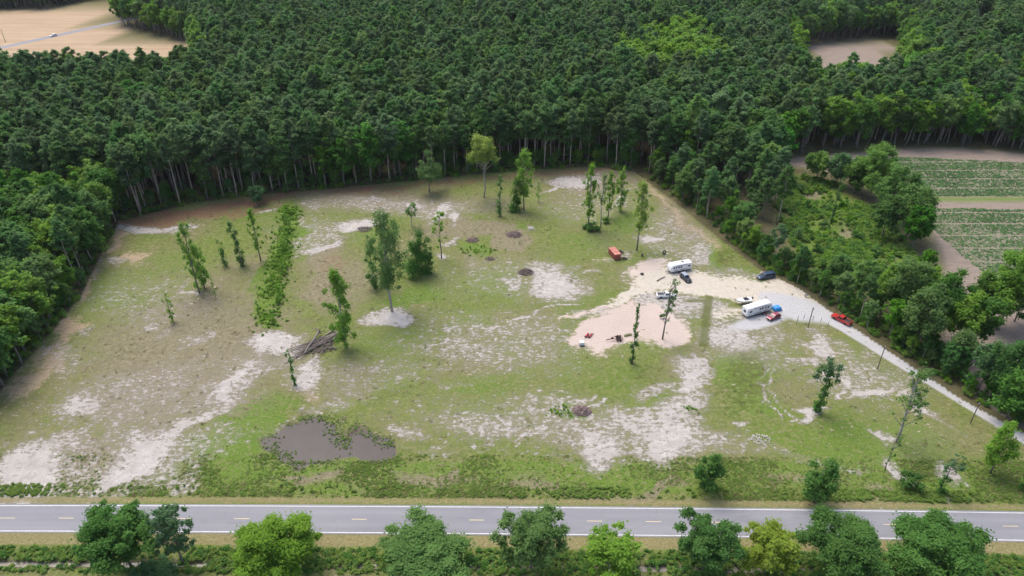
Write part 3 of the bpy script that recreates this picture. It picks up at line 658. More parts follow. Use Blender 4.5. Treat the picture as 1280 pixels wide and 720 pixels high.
# lone trees standing in the clearing
T('slender_tree', (250, 367), 277, 26, 'slim', 'tallest slim tree at left of clearing with bright drooping leaves', 'bright', cb=.28, dens=70)
T('slender_tree', (256, 361), 305, 22, 'slim', 'bushy bright tree touching the tallest slim tree at left', 'bright', cb=.1, dens=80)
T('sapling', (270, 372), 344, 9, 'slim', 'thin sapling just right of the paired slim trees at left', 'bright', cb=.15, dens=60)
T('vine_covered_tree', (282, 333), 299, 10, 'vine', 'narrow leafy stem left of the leaning vine tree', 'vine', dens=70)
T('vine_covered_tree', (303, 334), 277, 15, 'vine', 'vine covered tree leaning left in the left part of clearing', 'vine', dens=80, lean=-.08)
T('slender_tree', (326, 326), 260, 17, 'slim', 'bright upright tree just left of the lush green thicket strip', 'bright', cb=.25, dens=80)
T('small_tree', (322, 256), 232, 19, 'round', 'small dark round tree on brown pine straw at the forest foot', 'teal', dens=80, K=14)
T('sapling', (217, 403), 366, 16, 'slim', 'leafy sapling alone in the grass at far left of clearing', 'bright', cb=.05, dens=60)
T('sapling', (133, 317), 292, 13, 'slim', 'small light sapling at the edge of the left wood', 'bright', cb=.1, dens=50)
T('broadleaf_tree', (490, 389), 262, 50, 'slim', 'big tree with bare pale trunk on a round sandy patch mid clearing', 'sage', cb=.30, dens=36, barkm='palebark')
T('vine_covered_tree', (468, 361), 294, 18, 'vine', 'vine column left of the big pale trunked tree', 'vine', dens=80)
T('vine_covered_tree', (482, 357), 300, 11, 'vine', 'narrower vine column behind the big pale trunked tree', 'vine', dens=80)
T('vine_covered_tree', (522, 343), 287, 32, 'vine', 'broad dark ivy mass right of the big pale trunked tree', 'vine', dens=80)
T('vine_covered_tree', (536, 341), 295, 15, 'vine', 'dark ivy column at the right end of the ivy mass', 'vine', dens=80, lean=.08)
T('sparse_tree', (552, 323), 264, 18, 'sparse', 'thin sparse tree on a small pale patch right of the ivy mass', 'bright', K=16, dens=60, cb=.2)
T('sparse_tree', (515, 284), 253, 15, 'sparse', 'small bare looking tree behind the big pale trunked tree', 'sage', K=14, dens=50, cb=.35)
T('small_tree', (537, 240), 188, 30, 'round', 'open crowned tree at the forest foot left of the yellow green one', 'sage', dens=45, K=20, cb=.2)
T('slender_tree', (432, 434), 336, 33, 'slim', 'full leafy tree beside the log pile with a pale leaning stem', 'bright', cb=.12, dens=75, barkm='palebark')
T('vine_covered_tree', (368, 481), 436, 10, 'vine', 'small vine wrapped stump tree in front of the log pile', 'vine', dens=90)
T('sparse_tree', (605, 247), 168, 36, 'sparse', 'yellow green tree with forked pale trunk before the dark forest', 'yellowleaf', K=34, dens=85, cb=.62, barkm='palebark')
T('vine_covered_tree', (625, 270), 218, 10, 'vine', 'thin tree with vines at its waist right of the forked pale tree', 'vine', dens=50)
T('slender_tree', (655, 262), 186, 21, 'slim', 'bright green tree with rounded top above a dark ivy base', 'bright', cb=.25, dens=80)
T('vine_covered_tree', (646, 263), 222, 19, 'vine', 'dark ivy clump at the foot of the rounded bright tree', 'vine', dens=70)
T('sapling', (673, 252), 226, 9, 'slim', 'little sapling right of the rounded bright tree', 'bright', cb=.1, dens=50)
T('slender_tree', (735, 285), 204, 19, 'slim', 'leftmost tree of the bright group above two dark shrubs', 'bright', cb=.22, dens=85)
T('slender_tree', (751, 284), 216, 15, 'slim', 'thin pale stemmed tree second from left in the bright group', 'sage', cb=.45, dens=55, barkm='palebark')
T('slender_tree', (760, 272), 214, 17, 'slim', 'tree in the middle of the bright group above the smaller shrub', 'bright', cb=.18, dens=85)
T('slender_tree', (775, 264), 208, 19, 'slim', 'rightmost tree of the bright group beside a white sand streak', 'bright', cb=.12, dens=85)
T('slender_tree', (796, 313), 226, 25, 'slim', 'tall yellow green tree on a bare dark trunk near the red container', 'yellowleaf', cb=.36, dens=85)
T('vine_covered_tree', (790, 455), 379, 10, 'vine', 'vine wrapped leaning pole of a tree at the pink soil pad front', 'vine', dens=100)
T('sparse_tree', (828, 424), 348, 18, 'sparse', 'spindly tree on the pink soil pad screening the white pickup', 'sage', K=34, dens=42, cb=.3, lean=.10)
T('vine_covered_tree', (1021, 516), 462, 15, 'vine', 'dark ivy covered tree on a white sandy ring near the drive', 'vine', dens=90, lean=.05)
T('sparse_tree', (1022, 514), 446, 34, 'sparse', 'thin twisted limbs above the dark ivy covered tree', 'teal', K=18, dens=50, cb=.6)
T('sparse_tree', (1121, 552), 458, 38, 'sparse', 'tall wispy grey limbed tree between utility poles at right', 'sage', K=34, dens=26, cb=.35, barkm='palebark')
T('sparse_tree', (1106, 588), 545, 12, 'sparse', 'small leaning leafy stem on a sandy ring at lower right', 'vine', K=14, dens=70, cb=.2, lean=.1)
T('sparse_tree', (1174, 614), 568, 26, 'sparse', 'dead looking grey stem with few leaves at lower right', 'teal', K=14, dens=26, cb=.5, lean=.1)
T('vine_covered_tree', (1174, 615), 592, 15, 'vine', 'ivy lump around the foot of the dead looking grey stem', 'vine', dens=80)
T('broadleaf_tree', (1238, 591), 527, 40, 'round', 'fresh green tree overhanging the near end of the gravel drive', 'bright', dens=85, K=22, cb=.1)
# shrubs
T('shrub', (884, 612), 568, 36, 'round', 'round dark shrub on the roadside bank right of centre', 'vine', cat='shrub', dens=110, K=18, cb=.02)
T('shrub', (1018, 628), 574, 40, 'round', 'largest round shrub beside the sandy gap in the roadside bank', 'vine', cat='shrub', dens=110, K=18, cb=.02)
T('shrub', (1136, 608), 588, 30, 'round', 'low dark shrub between two leaning stems at lower right', 'vine', cat='shrub', dens=110, K=12, cb=0)
T('shrub', (738, 287), 277, 22, 'round', 'larger of two dark shrubs under the bright tree group', 'vine', cat='shrub', dens=90, K=12, cb=0)
T('shrub', (757, 279), 271, 11, 'round', 'smaller of two dark shrubs under the bright tree group', 'vine', cat='shrub', dens=90, K=10, cb=0)
T('shrub', (1284, 612), 590, 26, 'round', 'shrub cut by the right picture edge above the road', 'vine', cat='shrub', dens=100, K=12, cb=0)
for k_, (bx, by, hp, w_) in enumerate([(1008, 262, 13, 12), (1030, 285, 11, 14), (1052, 262, 12, 12), (1070, 300, 12, 16), (1094, 318, 12, 15), (1020, 318, 14, 13), (1048, 332, 13, 16), (1110, 345, 13, 17), (995, 300, 16, 13), (1080, 348, 12, 16), (1000, 240, 10, 10), (1062, 278, 9, 10)]):
    T('shrub', (bx, by), by-hp, w_, 'round', 'leafy shrub rising from the green thicket beside the farm field clump', ('vine', 'sage', 'broad')[k_ % 3], cat='shrub', dens=90, K=14, cb=.03, group='shrubs of the green thicket')
# roadside trees on the near side
NEAR = dict(size=.22, K=90, lob=.22)
T('roadside_tree', (164, 708), 628, 88, 'round', 'leftmost big roadside tree with ragged mid green crown', 'vine', dens=230, **NEAR)
T('roadside_tree', (229, 704), 631, 54, 'round', 'blue green tree touching the right side of the leftmost big one', 'teal', dens=150, **NEAR)
T('roadside_shrub', (194, 724), 697, 62, 'round', 'blue green bush at the bottom edge before the leftmost trees', 'teal', cat='shrub', cb=0, dens=190, **NEAR)
T('roadside_tree', (352, 716), 645, 94, 'round', 'dense rounded yellow green tree beside the road', 'bright', dens=260, **{**NEAR, 'lob': .26})
T('roadside_tree', (531, 712), 642, 102, 'round', 'wide soft green roadside tree right of the yellow green dome', 'sage', dens=200, **NEAR)
T('roadside_tree', (664, 712), 633, 88, 'round', 'soft green roadside tree with pointed airy top near centre', 'sage', dens=170, **NEAR)
T('roadside_tree', (762, 716), 655, 62, 'round', 'open roadside tree with bare grey branches showing', 'bright', dens=110, drop=.3, barkm='palebark', **NEAR)
T('roadside_tree', (880, 712), 637, 78, 'round', 'tall dark green roadside tree with two uneven tops', 'vine', dens=230, **NEAR)
T('roadside_tree', (955, 716), 652, 70, 'round', 'pale yellow green roadside tree between two dark ones', 'yellowleaf', dens=200, **NEAR)
T('roadside_tree', (1047, 718), 637, 108, 'round', 'broad dark green roadside tree right of the pale yellow green one', 'vine', dens=240, **NEAR)
T('roadside_tree', (1160, 718), 642, 112, 'round', 'rightmost broad dark roadside tree', 'vine', dens=240, **NEAR)
# big trees right of the drive and around the field corner
CG = 'big leafy trees by the farm field corner'
for (b, t_, w, mt) in [((1085, 250), 180, 52, 'broad'), ((1110, 275), 208, 52, 'broad'), ((1132, 297), 232, 48, 'broad'), ((1068, 240), 196, 40, 'broad'), ((1100, 300), 244, 40, 'broad'), ((1140, 310), 258, 36, 'broad'),
                       ((1020, 226), 190, 36, 'broad'), ((1045, 232), 192, 34, 'teal')]:
    T('broadleaf_tree', b, t_, w, 'round', 'big dark leafy tree in the clump before the crop rows', mt, group='clump of leafy trees before the crop rows', dens=95, size=.34, K=52, lob=.28)
for (b, t_, w, mt) in [((1152, 348), 312, 26, 'broad'), ((1120, 402), 322, 56, 'sage'), ((1165, 424), 338, 58, 'vine'), ((1140, 440), 356, 50, 'sage'), ((1190, 440), 366, 48, 'bright'),
                       ((1246, 412), 312, 72, 'broad'), ((1222, 402), 342, 48, 'broad'), ((1268, 402), 336, 44, 'vine'), ((1213, 440), 372, 42, 'vine'), ((1240, 500), 428, 64, 'broad'), ((1272, 506), 420, 66, 'broad'),
                       ((1292, 476), 402, 58, 'broad'), ((1258, 522), 462, 54, 'vine'), ((1290, 536), 470, 56, 'broad'), ((1100, 394), 332, 42, 'bright'), ((1076, 376), 326, 36, 'sage'), ((1046, 356), 318, 30, 'sage'), ((1140, 385), 330, 44, 'bright'), ((1222, 488), 430, 44, 'teal')]:
    T('broadleaf_tree', b, t_, w, 'round', 'large leafy tree between the gravel drive and the farm field corner', mt, group=CG, dens=95, size=.32, K=52, lob=.28)
T('pine_tree', (1193, 466), 412, 40, 'round', 'pine with leaning bare trunk over bare soil beside the drive', 'pine', cat='pine tree', cb=.5, dens=90, K=16, barkm='pinebark')
T('vine_covered_tree', (1038, 279), 222, 13, 'vine', 'ivy wrapped tree standing alone in the green thicket', 'vine', dens=90)

# ------------------------------------------------------------------ low growth (nobody could count it)
def clump(seed, n, h, spread, mat, blade=.2, upright=.3):
    r_ = np.random.default_rng(seed); V, Tn = [], []
    for i in range(n):
        a, q = r_.random()*6.28, spread*math.sqrt(r_.random()); b = Vector((q*math.cos(a), q*math.sin(a), 0))
        d = Vector((r_.normal()*(1-upright), r_.normal()*(1-upright), .5+.5*r_.random())).normalized()*h*(.5+.7*r_.random())
        s = d.cross(Vector((r_.normal(), r_.normal(), r_.normal()))).normalized()*blade*(.6+.8*r_.random())
        V += [b-s*.5, b+d*.55-s, b+d, b+d*.55+s]; Tn += [r_.random()]*4
    return mesh_np('clump', V, np.arange(len(V)).reshape(-1, 4), mat, False, {'tint': Tn})
def bushlet(seed, Rb, h, mat, n=150, size=.2):
    r_ = np.random.default_rng(seed)
    lb = [((r_.normal()*Rb*.35, r_.normal()*Rb*.35, h*(.35+.25*r_.random())), (Rb*.6, Rb*.6, h*.5), n//4) for _ in range(4)]
    return crown_mesh('bushlet', lb, size, mat, r_)
def place(mask, n, pts_xy):  # pick points with the probability of a mask
    pr = mask(pts_xy[:, 0], pts_xy[:, 1]); return pts_xy[rng.random(len(pts_xy)) < pr]
def cloud(n, x0, x1, y0, y1): return np.stack([rng.uniform(x0, x1, n), rng.uniform(y0, y1, n)], -1)
def source(me, name):        # an unlisted mesh object that the scatter reads
    return bpy.data.objects.new(name, me)
def lay(name, lab, cat, Q, metas, smin=.6, smax=1.4, z=-.02):
    s = [(source(m_, name+'_source'),) for m_ in metas]
    o = scatter(name, np.stack([Q[:, 0], Q[:, 1], np.full(len(Q), z)], -1), rng.integers(0, len(s), len(Q)), rng.uniform(0, 6.28, len(Q)), rng.uniform(smin, smax, len(Q)), s)
    return tag(o, lab, cat)
weedm = [bushlet(40+i, .55, .5, M['weed'], 26, .17) for i in range(4)]
bushm = [bushlet(60+i, .9, 1.1, M['weed']) for i in range(4)]
vinem = [bushlet(70+i, 1.1, 1.3, M['vine']) for i in range(4)]
brightm = [bushlet(80+i, .9, 1.2, M['bright'], 220, .15) for i in range(4)]
drym = [clump(90+i, 14, .55, .5, M['drygrass'], .1) for i in range(3)]

# roadside banks
q = cloud(34000, -140, 140, 0, 1); x = q[:, 0]; f0, f1 = road_y(x, 0), road_y(x, 1)
far_ = np.stack([x, f0+2.6+rng.random(len(x))**1.1*12.5], -1)
nb = vnoise(far_[:, 0], far_[:, 1], 7, 21); gidx = lambda q_: np.clip(np.searchsorted(gx, q_[:, 0]), 0, nx-1)+np.clip(np.searchsorted(gy, q_[:, 1]), 0, ny-1)*nx
k = (rng.random(len(x)) < np.clip((nb-.30)*2.2, .08, .9)) & (rng.random(len(x)) > 1.3*A['sand'][gidx(far_)]) & ~in_poly(far_[:, 0], far_[:, 1], PW)
lay('roadside_grass', 'tall mixed grass and weeds on the bank above the road', 'weeds', far_[k][:18000], weedm+drym[:2], .28, .72)
q = cloud(5200, -140, 140, 0, 1); x = q[:, 0]
hedge_w = np.clip(.2+1.9*(vnoise(x, x*0, 18, 22)-.45), .03, 1)
hx = np.stack([x, road_y(x, 0)+2.7+rng.random(len(x))*3.0], -1)[rng.random(len(x)) < hedge_w]
lay('roadside_brush', 'low green brush in the ditch above the road', 'brush', hx, bushm, .3, .62)
q = cloud(7600, -130, 130, 0, 1); x = q[:, 0]; o_ = 3.9+rng.random(len(x))*5.6
kk = (np.abs(o_-DITCH_OFF) > .75) | (rng.random(len(x)) < .12+.5*((x > -60)))
lay('ditch_weeds', 'dense green weeds along the water ditch below the road', 'weeds', np.stack([x, road_y(x, 1)-o_], -1)[kk & (rng.random(len(x)) < np.clip(2.2*vnoise(x, o_*1.5, 9, 88)-.15, .15, 1))], bushm+vinem[:2]+weedm, .35, .75)
# thicket in the strip right of the forest edge
Qt = cloud(9000, *[f(Gv(THICKET)[:, i]) for i in (0, 1) for f in (np.min, np.max)]); Qt = Qt[in_poly(Qt[:, 0], Qt[:, 1], Gv(THICKET))]
Qt = Qt[rng.random(len(Qt)) < np.clip(1.6*vnoise(Qt[:, 0], Qt[:, 1], 8, 23)-.45, .03, 1)][:2600]
lay('thicket', 'bright green shrubby thicket between forest edge and farm field', 'thicket', Qt, brightm+bushm+vinem[:2], .6, 1.7)
# lush strip left of centre
ls = Gv([(362, 262), (350, 330), (334, 408)]); t_ = rng.random(2400); a_ = np.where((t_ < .5)[:, None], ls[0]+(ls[1]-ls[0])*(t_*2)[:, None], ls[1]+(ls[2]-ls[1])*(t_*2-1)[:, None])
_n = vnoise(a_[:, 0]*1.0, a_[:, 1], 5, 95)+rng.normal(0, .12, 2400); lay('lush_strip', 'long strip of bright green saplings and weeds left of centre', 'brush', (a_+np.stack([rng.normal(0, 2.2, 2400), rng.normal(0, 2.5, 2400)], -1))[_n > .40], brightm+weedm[:2], .15, .8)
for k_ in range(16):
    f_ = (k_+.5)/16; q0_, q1_ = ((365, 266), (350, 330)) if f_ < .5 else ((350, 330), (336, 406)); t_ = (f_*2) % 1
    bx, by = q0_[0]+(q1_[0]-q0_[0])*t_+rng.normal()*6, q0_[1]+(q1_[1]-q0_[1])*t_+rng.normal()*2
    T('sapling', (bx, by), by-10-rng.random()*11, 7+rng.random()*5, 'slim', 'bright thin sapling growing in the long lush green strip', 'bright', cb=.05, dens=70, group='saplings of the lush green strip')
# undergrowth along the wood edges
und = []
for ln, lo, hi, n in ((CLEAR_B, -.5, 14, 700), (CLEAR_L, .5, 12, 420), (CLEAR_R, 2.4, 10, 560)):
    W_ = Gv(ln); seg = rng.integers(0, len(W_)-1, n); t_ = rng.random(n)[:, None]; b_ = W_[seg]*(1-t_)+W_[seg+1]*t_
    d_ = W_[seg+1]-W_[seg]; d_ = d_/np.linalg.norm(d_, axis=1)[:, None]; nn = np.stack([-d_[:, 1], d_[:, 0]], -1)
    und.append(b_+nn*rng.uniform(lo, hi, n)[:, None])
lay('undergrowth', 'shrubs and creepers under the trees around the clearing', 'undergrowth', np.concatenate(und), [bushlet(130+i, 1.5, 1.7, M[m_], 380, .17) for i, m_ in enumerate(('vine', 'weed', 'weed', 'bright', 'vine'))], .35, 1.1)
und2 = np.concatenate(und); und2 = und2[rng.random(len(und2)) < .24]
o = scatter('understory', np.stack([und2[:, 0], und2[:, 1], und2[:, 0]*0], -1), rng.integers(0, 6, len(und2)), rng.uniform(0, 6.28, len(und2)), rng.uniform(.22, .45, len(und2)), [x for x in src[1]+src[2] if x][:6])
tag(o, 'young leafy trees growing under the edges of the woods', 'undergrowth')
# weeds and dry tufts dotted over the clearing, thicker where the grass is lush
Q = cloud(30000, -190, 190, 112, 300); Q = Q[in_poly(Q[:, 0], Q[:, 1], clear_poly)]
pxq, pyq = P(Q[:, 0], Q[:, 1]); gi_ = np.clip(np.searchsorted(gx, Q[:, 0]), 0, nx-1)+np.clip(np.searchsorted(gy, Q[:, 1]), 0, ny-1)*nx
lu_, sa_ = A['lush'][gi_], np.maximum.reduce([A['sand'][gi_], A['pink'][gi_], A['gravel'][gi_], A['tan'][gi_], A['mud'][gi_]])
k = rng.random(len(Q)) < np.clip((.02+.55*lu_)*(1-1.3*sa_)*np.clip(2.2*vnoise(Q[:, 0], Q[:, 1], 6, 61)-.5, 0, 1.3), .001, 1)
lay('meadow_weeds', 'green weeds dotted over the cleared ground', 'weeds', Q[k], weedm, .2, .5)
k = rng.random(len(Q)) < np.clip((.06+.2*A['dry'][gi_])*(1-.7*sa_), 0, 1)
lay('dry_tufts', 'dry grass tufts dotted over the cleared ground', 'grass', Q[k], drym, .4, .9)
# reeds in and round the pond
pr = []
for cx_, cy_, rx_, ry_, n in ((424, 545, 10, 12, 60), (432, 555, 8, 8, 40), (360, 568, 12, 5, 40), (385, 578, 40, 3, 90), (450, 579, 40, 3, 80), (395, 522, 34, 4, 60), (345, 560, 5, 12, 30), (440, 533, 14, 5, 40), (480, 553, 12, 5, 30)):
    for _ in range(n): pr.append(G(cx_+rng.normal()*rx_*.6, cy_+rng.normal()*ry_*.6))
for q0, q1 in zip(POND, POND[1:]+POND[:1]):
    for t_ in np.arange(0, 1, .03):
        if vnoise(np.array([q0[0]+(q1[0]-q0[0])*t_]), np.array([q0[1]*2.]), 22, 77)[0] > .5: pr.append(G(q0[0]+(q1[0]-q0[0])*t_+rng.normal()*8, q0[1]+(q1[1]-q0[1])*t_+rng.normal()*2.8))
lay('pond_reeds', 'green reeds in and around the muddy pond', 'reeds', np.array(pr), weedm, .2, .65, -.15)
# bright mounds
pr = [G(700+rng.normal()*8, 516+rng.normal()*4) for _ in range(50)]+[G(600+rng.normal()*15, 313+rng.normal()*4) for _ in range(90)]+[G(860+rng.normal()*5, 510+rng.normal()*2) for _ in range(20)]
lay('green_weed_patches', 'bright green weed patches beside the brush piles', 'weeds', np.array(pr), brightm[:2]+weedm[:2], .3, .6)
# crop rows
rows = []
for poly in (CROP_A, CROP_B):
    W_ = Gv(poly); ys = np.arange(W_[:, 1].min(), W_[:, 1].max(), 1.05)
    for n_, yy in enumerate(ys):
        if n_ % 9 == 8: continue
        xx = np.arange(W_[:, 0].min(), min(W_[:, 0].max(), 330), .8); xx = xx+rng.uniform(-.25, .25, len(xx))
        rows.append(np.stack([xx, np.full(len(xx), yy)+rng.normal(0, .1, len(xx))+.02*np.abs(xx-150)**1.0*0], -1)[rng.random(len(xx)) < .95])
    rows[-1] = rows[-1]
Q = np.concatenate(rows); Q = Q[in_poly(Q[:, 0], Q[:, 1], Gv(CROP_A)) | in_poly(Q[:, 0], Q[:, 1], Gv(CROP_B))]
qx, qy = P(Q[:, 0], Q[:, 1]); Q = Q[qx < 1380]
lay('crop_rows', 'young leafy crop plants growing in long straight rows', 'crop', Q, [bushlet(110+i, .5, .4, M['crop'], 30, .24) for i in range(3)], .55, 1.15)

# ------------------------------------------------------------------ vehicles and objects
M['glass'] = plain('dark_glass', (.02, .025, .03), .18, 0, .05); M['glass'].node_tree.nodes['Principled BSDF'].inputs['Specular IOR Level'].default_value = .3
M['tyre'] = plain('rubber', (.02, .02, .02), .85); M['rim'] = plain('wheel_metal', (.45, .45, .46), .35, .8)
M['lampw'] = plain('headlamp_glass', (.75, .75, .72), .15); M['lampr'] = plain('tail_lamp', (.45, .02, .02), .3)
M['chrome'] = plain('bumper_metal', (.5, .5, .5), .3, .7); M['black'] = plain('black_plastic', (.018, .018, .02), .55)
M['red'] = plain('red_paint', (.42, .022, .018), .3, .1, .12, coat=.5); M['maroon'] = plain('maroon_paint', (.22, .018, .035), .3, .15, .12, coat=.5)
M['white'] = plain('white_paint', (.76, .76, .75), .35, 0, .10); M['navy'] = plain('dark_blue_paint', (.025, .055, .105), .3, .2, .12, coat=.5)
M['charcoal'] = plain('charcoal_paint', (.014, .015, .018), .35, .0, .1); M['silverblue'] = plain('pale_blue_roof', (.25, .29, .34), .4)
M['rvwhite'] = plain('trailer_siding', (.78, .78, .77), .45, 0, .14, 1.2); M['roofwhite'] = plain('trailer_roof', (.74, .735, .70), .6, 0, .22, 1.0)
M['grey'] = plain('grey_plastic', (.22, .22, .23), .6); M['rust'] = plain('rusty_red_metal', (.34, .085, .06), .75, 0, .45, 1.6); M['rusttop'] = plain('faded_red_top', (.45, .17, .13), .8, 0, .4, 1.2)
M['implement'] = plain('dark_red_iron', (.10, .028, .028), .7, .2, .4); M['iron'] = plain('dark_iron', (.05, .045, .042), .7, .4, .4)
M['tarp'] = plain('blue_tarp', (.03, .24, .58), .5, 0, .2); M['galv'] = plain('pale_metal', (.52, .53, .54), .5, .3)
M['decal'] = plain('grey_stripe', (.13, .13, .16), .4); M['maroon_fabric'] = plain('dark_red_fabric', (.2, .03, .05), .9); M['pole'] = plain('pole_wood', (.13, .10, .075), .9, 0, .5)
M['oliv'] = plain('olive_canvas', (.13, .13, .055), .9); M['stone'] = plain('pale_rubble', (.50, .47, .43), .9, 0, .4, 2.0)

def wheel(parent, x, y, r, w=.24):
    side = 1 if y > 0 else -1
    wh = MB().lathe((0, 0, 0), [(r*.55, -w/2), (r*.94, -w/2), (r, -w*.3), (r, w*.3), (r*.94, w/2), (r*.55, w/2)], 18).build('wheel', M['tyre'], parent, smooth=False)
    wh.location = (x, y, r); wh.rotation_euler = (R(90), 0, 0)
    rm = MB().lathe((0, 0, 0), [(r*.52, -w*.35), (r*.60, w*.52*1), (r*.5, w*.42), (r*.12, w*.45)], 14)
    if side > 0: rm.v = [(a, b, -c) for a, b, c in rm.v]
    rm.build('rim', M['rim'], wh)
def body_section(x, z0, z1, w, tuck=.08):
    return [(x, -w+tuck, z0), (x, w-tuck, z0), (x, w, z0+.25*(z1-z0)), (x, w, z0+.7*(z1-z0)), (x, w-tuck, z1), (x, -w+tuck, z1), (x, -w, z0+.7*(z1-z0)), (x, -w, z0+.25*(z1-z0))]
def orient(name, rear, front):
    a, b = G(*rear), G(*front); mid = (a+b)/2; d = b-a
    return empty(name, (mid[0], mid[1], .0), math.atan2(d[1], d[0]))
def car(name, rear, front, L, Wd, hood, cabin, H, paint_m, label, cat, prof, bed=None, roof_m=None, wr=.36, axle=(.30, -.30)):
    """prof: [(x/L, z0, z1, w/halfwidth)] of the lower body; cabin: (rear foot, rear roof, front roof, front foot) in x/L; hood: belt height"""
    e = orient(name, rear, front); hw = Wd/2
    b = MB().loft([body_section(x*L, z0, z1, hw*w) for x, z0, z1, w in prof])
    b.build('body', paint_m, e, bevel=.03, smooth=False)
    xa, xb, xc, xd = [v*L for v in cabin]; z0, z1 = hood, H; w0, w1 = hw*.94, hw*.76
    cb_ = MB().add([(xa, -w0, z0-.05), (xd, -w0, z0-.05), (xd, w0, z0-.05), (xa, w0, z0-.05), (xb, -w1, z1), (xc, -w1, z1), (xc, w1, z1), (xb, w1, z1)],
                   [(3, 2, 1, 0), (4, 5, 6, 7), (0, 1, 5, 4), (1, 2, 6, 5), (2, 3, 7, 6), (3, 0, 4, 7)])
    cb_.build('cab', roof_m or paint_m, e, bevel=.06)
    def lerp(p, q, t): return tuple(p[i]+(q[i]-p[i])*t for i in range(3))
    MB().panel([(xd, -w0*.96, z0+.02), (xd, w0*.96, z0+.02), (xc, w1*.94, z1-.05), (xc, -w1*.94, z1-.05)], .018, .05).build('windscreen', M['glass'], e)
    MB().panel([(xa, w0*.94, z0+.05), (xa, -w0*.94, z0+.05), (xb, -w1*.92, z1-.07), (xb, w1*.92, z1-.07)], .018, .08).build('rear_window', M['glass'], e)
    n = 3 if (xc-xb) > 2.2 else 2
    for s in (-1, 1):
        A0, A1, B0, B1 = (xa, s*w0, z0+.03), (xd, s*w0, z0+.03), (xb, s*w1, z1-.09), (xc, s*w1, z1-.09)
        for i in range(n):
            t0, t1 = .06+i*.88/n+.02, .06+(i+1)*.88/n-.02
            q = [lerp(A0, A1, t0), lerp(A0, A1, t1), lerp(B0, B1, t1), lerp(B0, B1, t0)]
            MB().panel(q, .02, .03).build('side_window', M['glass'], e)
        MB().box(xd-.28, xd-.12, min(s*hw, s*(hw+.2)), max(s*hw, s*(hw+.2)), z0+.05, z0+.2).build('mirror', M['black'], e)
        zb = prof[-1][2]-.02
        MB().box(prof[-1][0]*L-.10, prof[-1][0]*L+.025, min(s*hw*.5, s*hw*.86), max(s*hw*.5, s*hw*.86), zb-.26, zb-.06).build('headlight', M['lampw'], e)
        zb = prof[0][2]-.02
        MB().box(prof[0][0]*L-.025, prof[0][0]*L+.10, min(s*hw*.66, s*hw*.9), max(s*hw*.66, s*hw*.9), zb-.34, zb-.06).build('tail_light', M['lampr'], e)
    for x_ in (prof[0][0]*L-.04, prof[-1][0]*L+.04):
        MB().box(x_-.07, x_+.07, -hw*.9, hw*.9, .38, .58).build('bumper', M['chrome'] if bed else M['black'], e, bevel=.03)
    for ax in axle:
        for s in (-1, 1): wheel(e, ax*L, s*(hw-.08), wr)
    if bed:
        x0, x1 = bed[0]*L, bed[1]*L; zt = prof[1][2]
        MB().box(x0, x1, -hw*.80, hw*.80, zt+.004, zt+.03).build('bed_liner', M['black'], e)
        rail = MB()
        for s in (-1, 1): rail.box(x0-.02, x1, min(s*hw*.80, s*hw*.93), max(s*hw*.80, s*hw*.93), zt-.02, zt+.16)
        rail.box(x0-.10, x0, -hw*.93, hw*.93, zt-.02, zt+.16); rail.build('bed_rail', paint_m, e, bevel=.02)
    tag(e, label, cat); return e
pick = [(-.5, .45, 1.06, .93), (-.48, .38, 1.10, 1.0), (-.1, .36, 1.10, 1.0), (.2, .36, 1.10, 1.0), (.44, .38, 1.06, .98), (.5, .45, .98, .86)]
suv = [(-.5, .42, 1.02, .9), (-.46, .34, 1.06, 1.0), (0, .30, 1.06, 1.0), (.22, .30, 1.04, 1.0), (.44, .34, .92, .95), (.5, .42, .78, .80)]
car('pickup_truck', (1062, 407), (1041, 396), 6.0, 2.05, 1.08, (-.14, -.11, .10, .22), 1.86, M['red'], 'bright red crew cab pickup parked on the gravel drive', 'pickup truck', pick, bed=(-.47, -.16), wr=.40)
car('pickup_truck', (822, 371.5), (842, 370.5), 5.8, 2.0, 1.06, (-.08, -.06, .10, .22), 1.82, M['white'], 'white pickup with a dark loaded bed behind the spindly tree', 'pickup truck', pick, bed=(-.47, -.10), wr=.39)
car('hatchback_car', (974, 395), (959, 401), 4.5, 1.85, .95, (-.48, -.36, .02, .24), 1.55, M['maroon'], 'small maroon hatchback parked beside the long white travel trailer', 'car', suv, wr=.33)
car('long_suv', (968, 345.5), (946, 349), 5.9, 2.05, 1.08, (-.49, -.46, .14, .28), 1.92, M['navy'], 'long dark blue suv parked at the wood edge by the sandy yard', 'suv', suv, wr=.39)
car('jeep_suv', (853, 346), (861, 353), 4.6, 1.9, 1.05, (-.48, -.42, .04, .16), 1.85, M['charcoal'], 'black suv in front of the shorter white camper', 'suv', suv, roof_m=M['silverblue'], wr=.38)
car('distant_car', (71, 44.6), (63, 46.4), 5.0, 1.95, 1.0, (-.46, -.36, .1, .26), 1.7, M['white'], 'white car driving on the distant road between tan fields', 'car', suv, wr=.36)

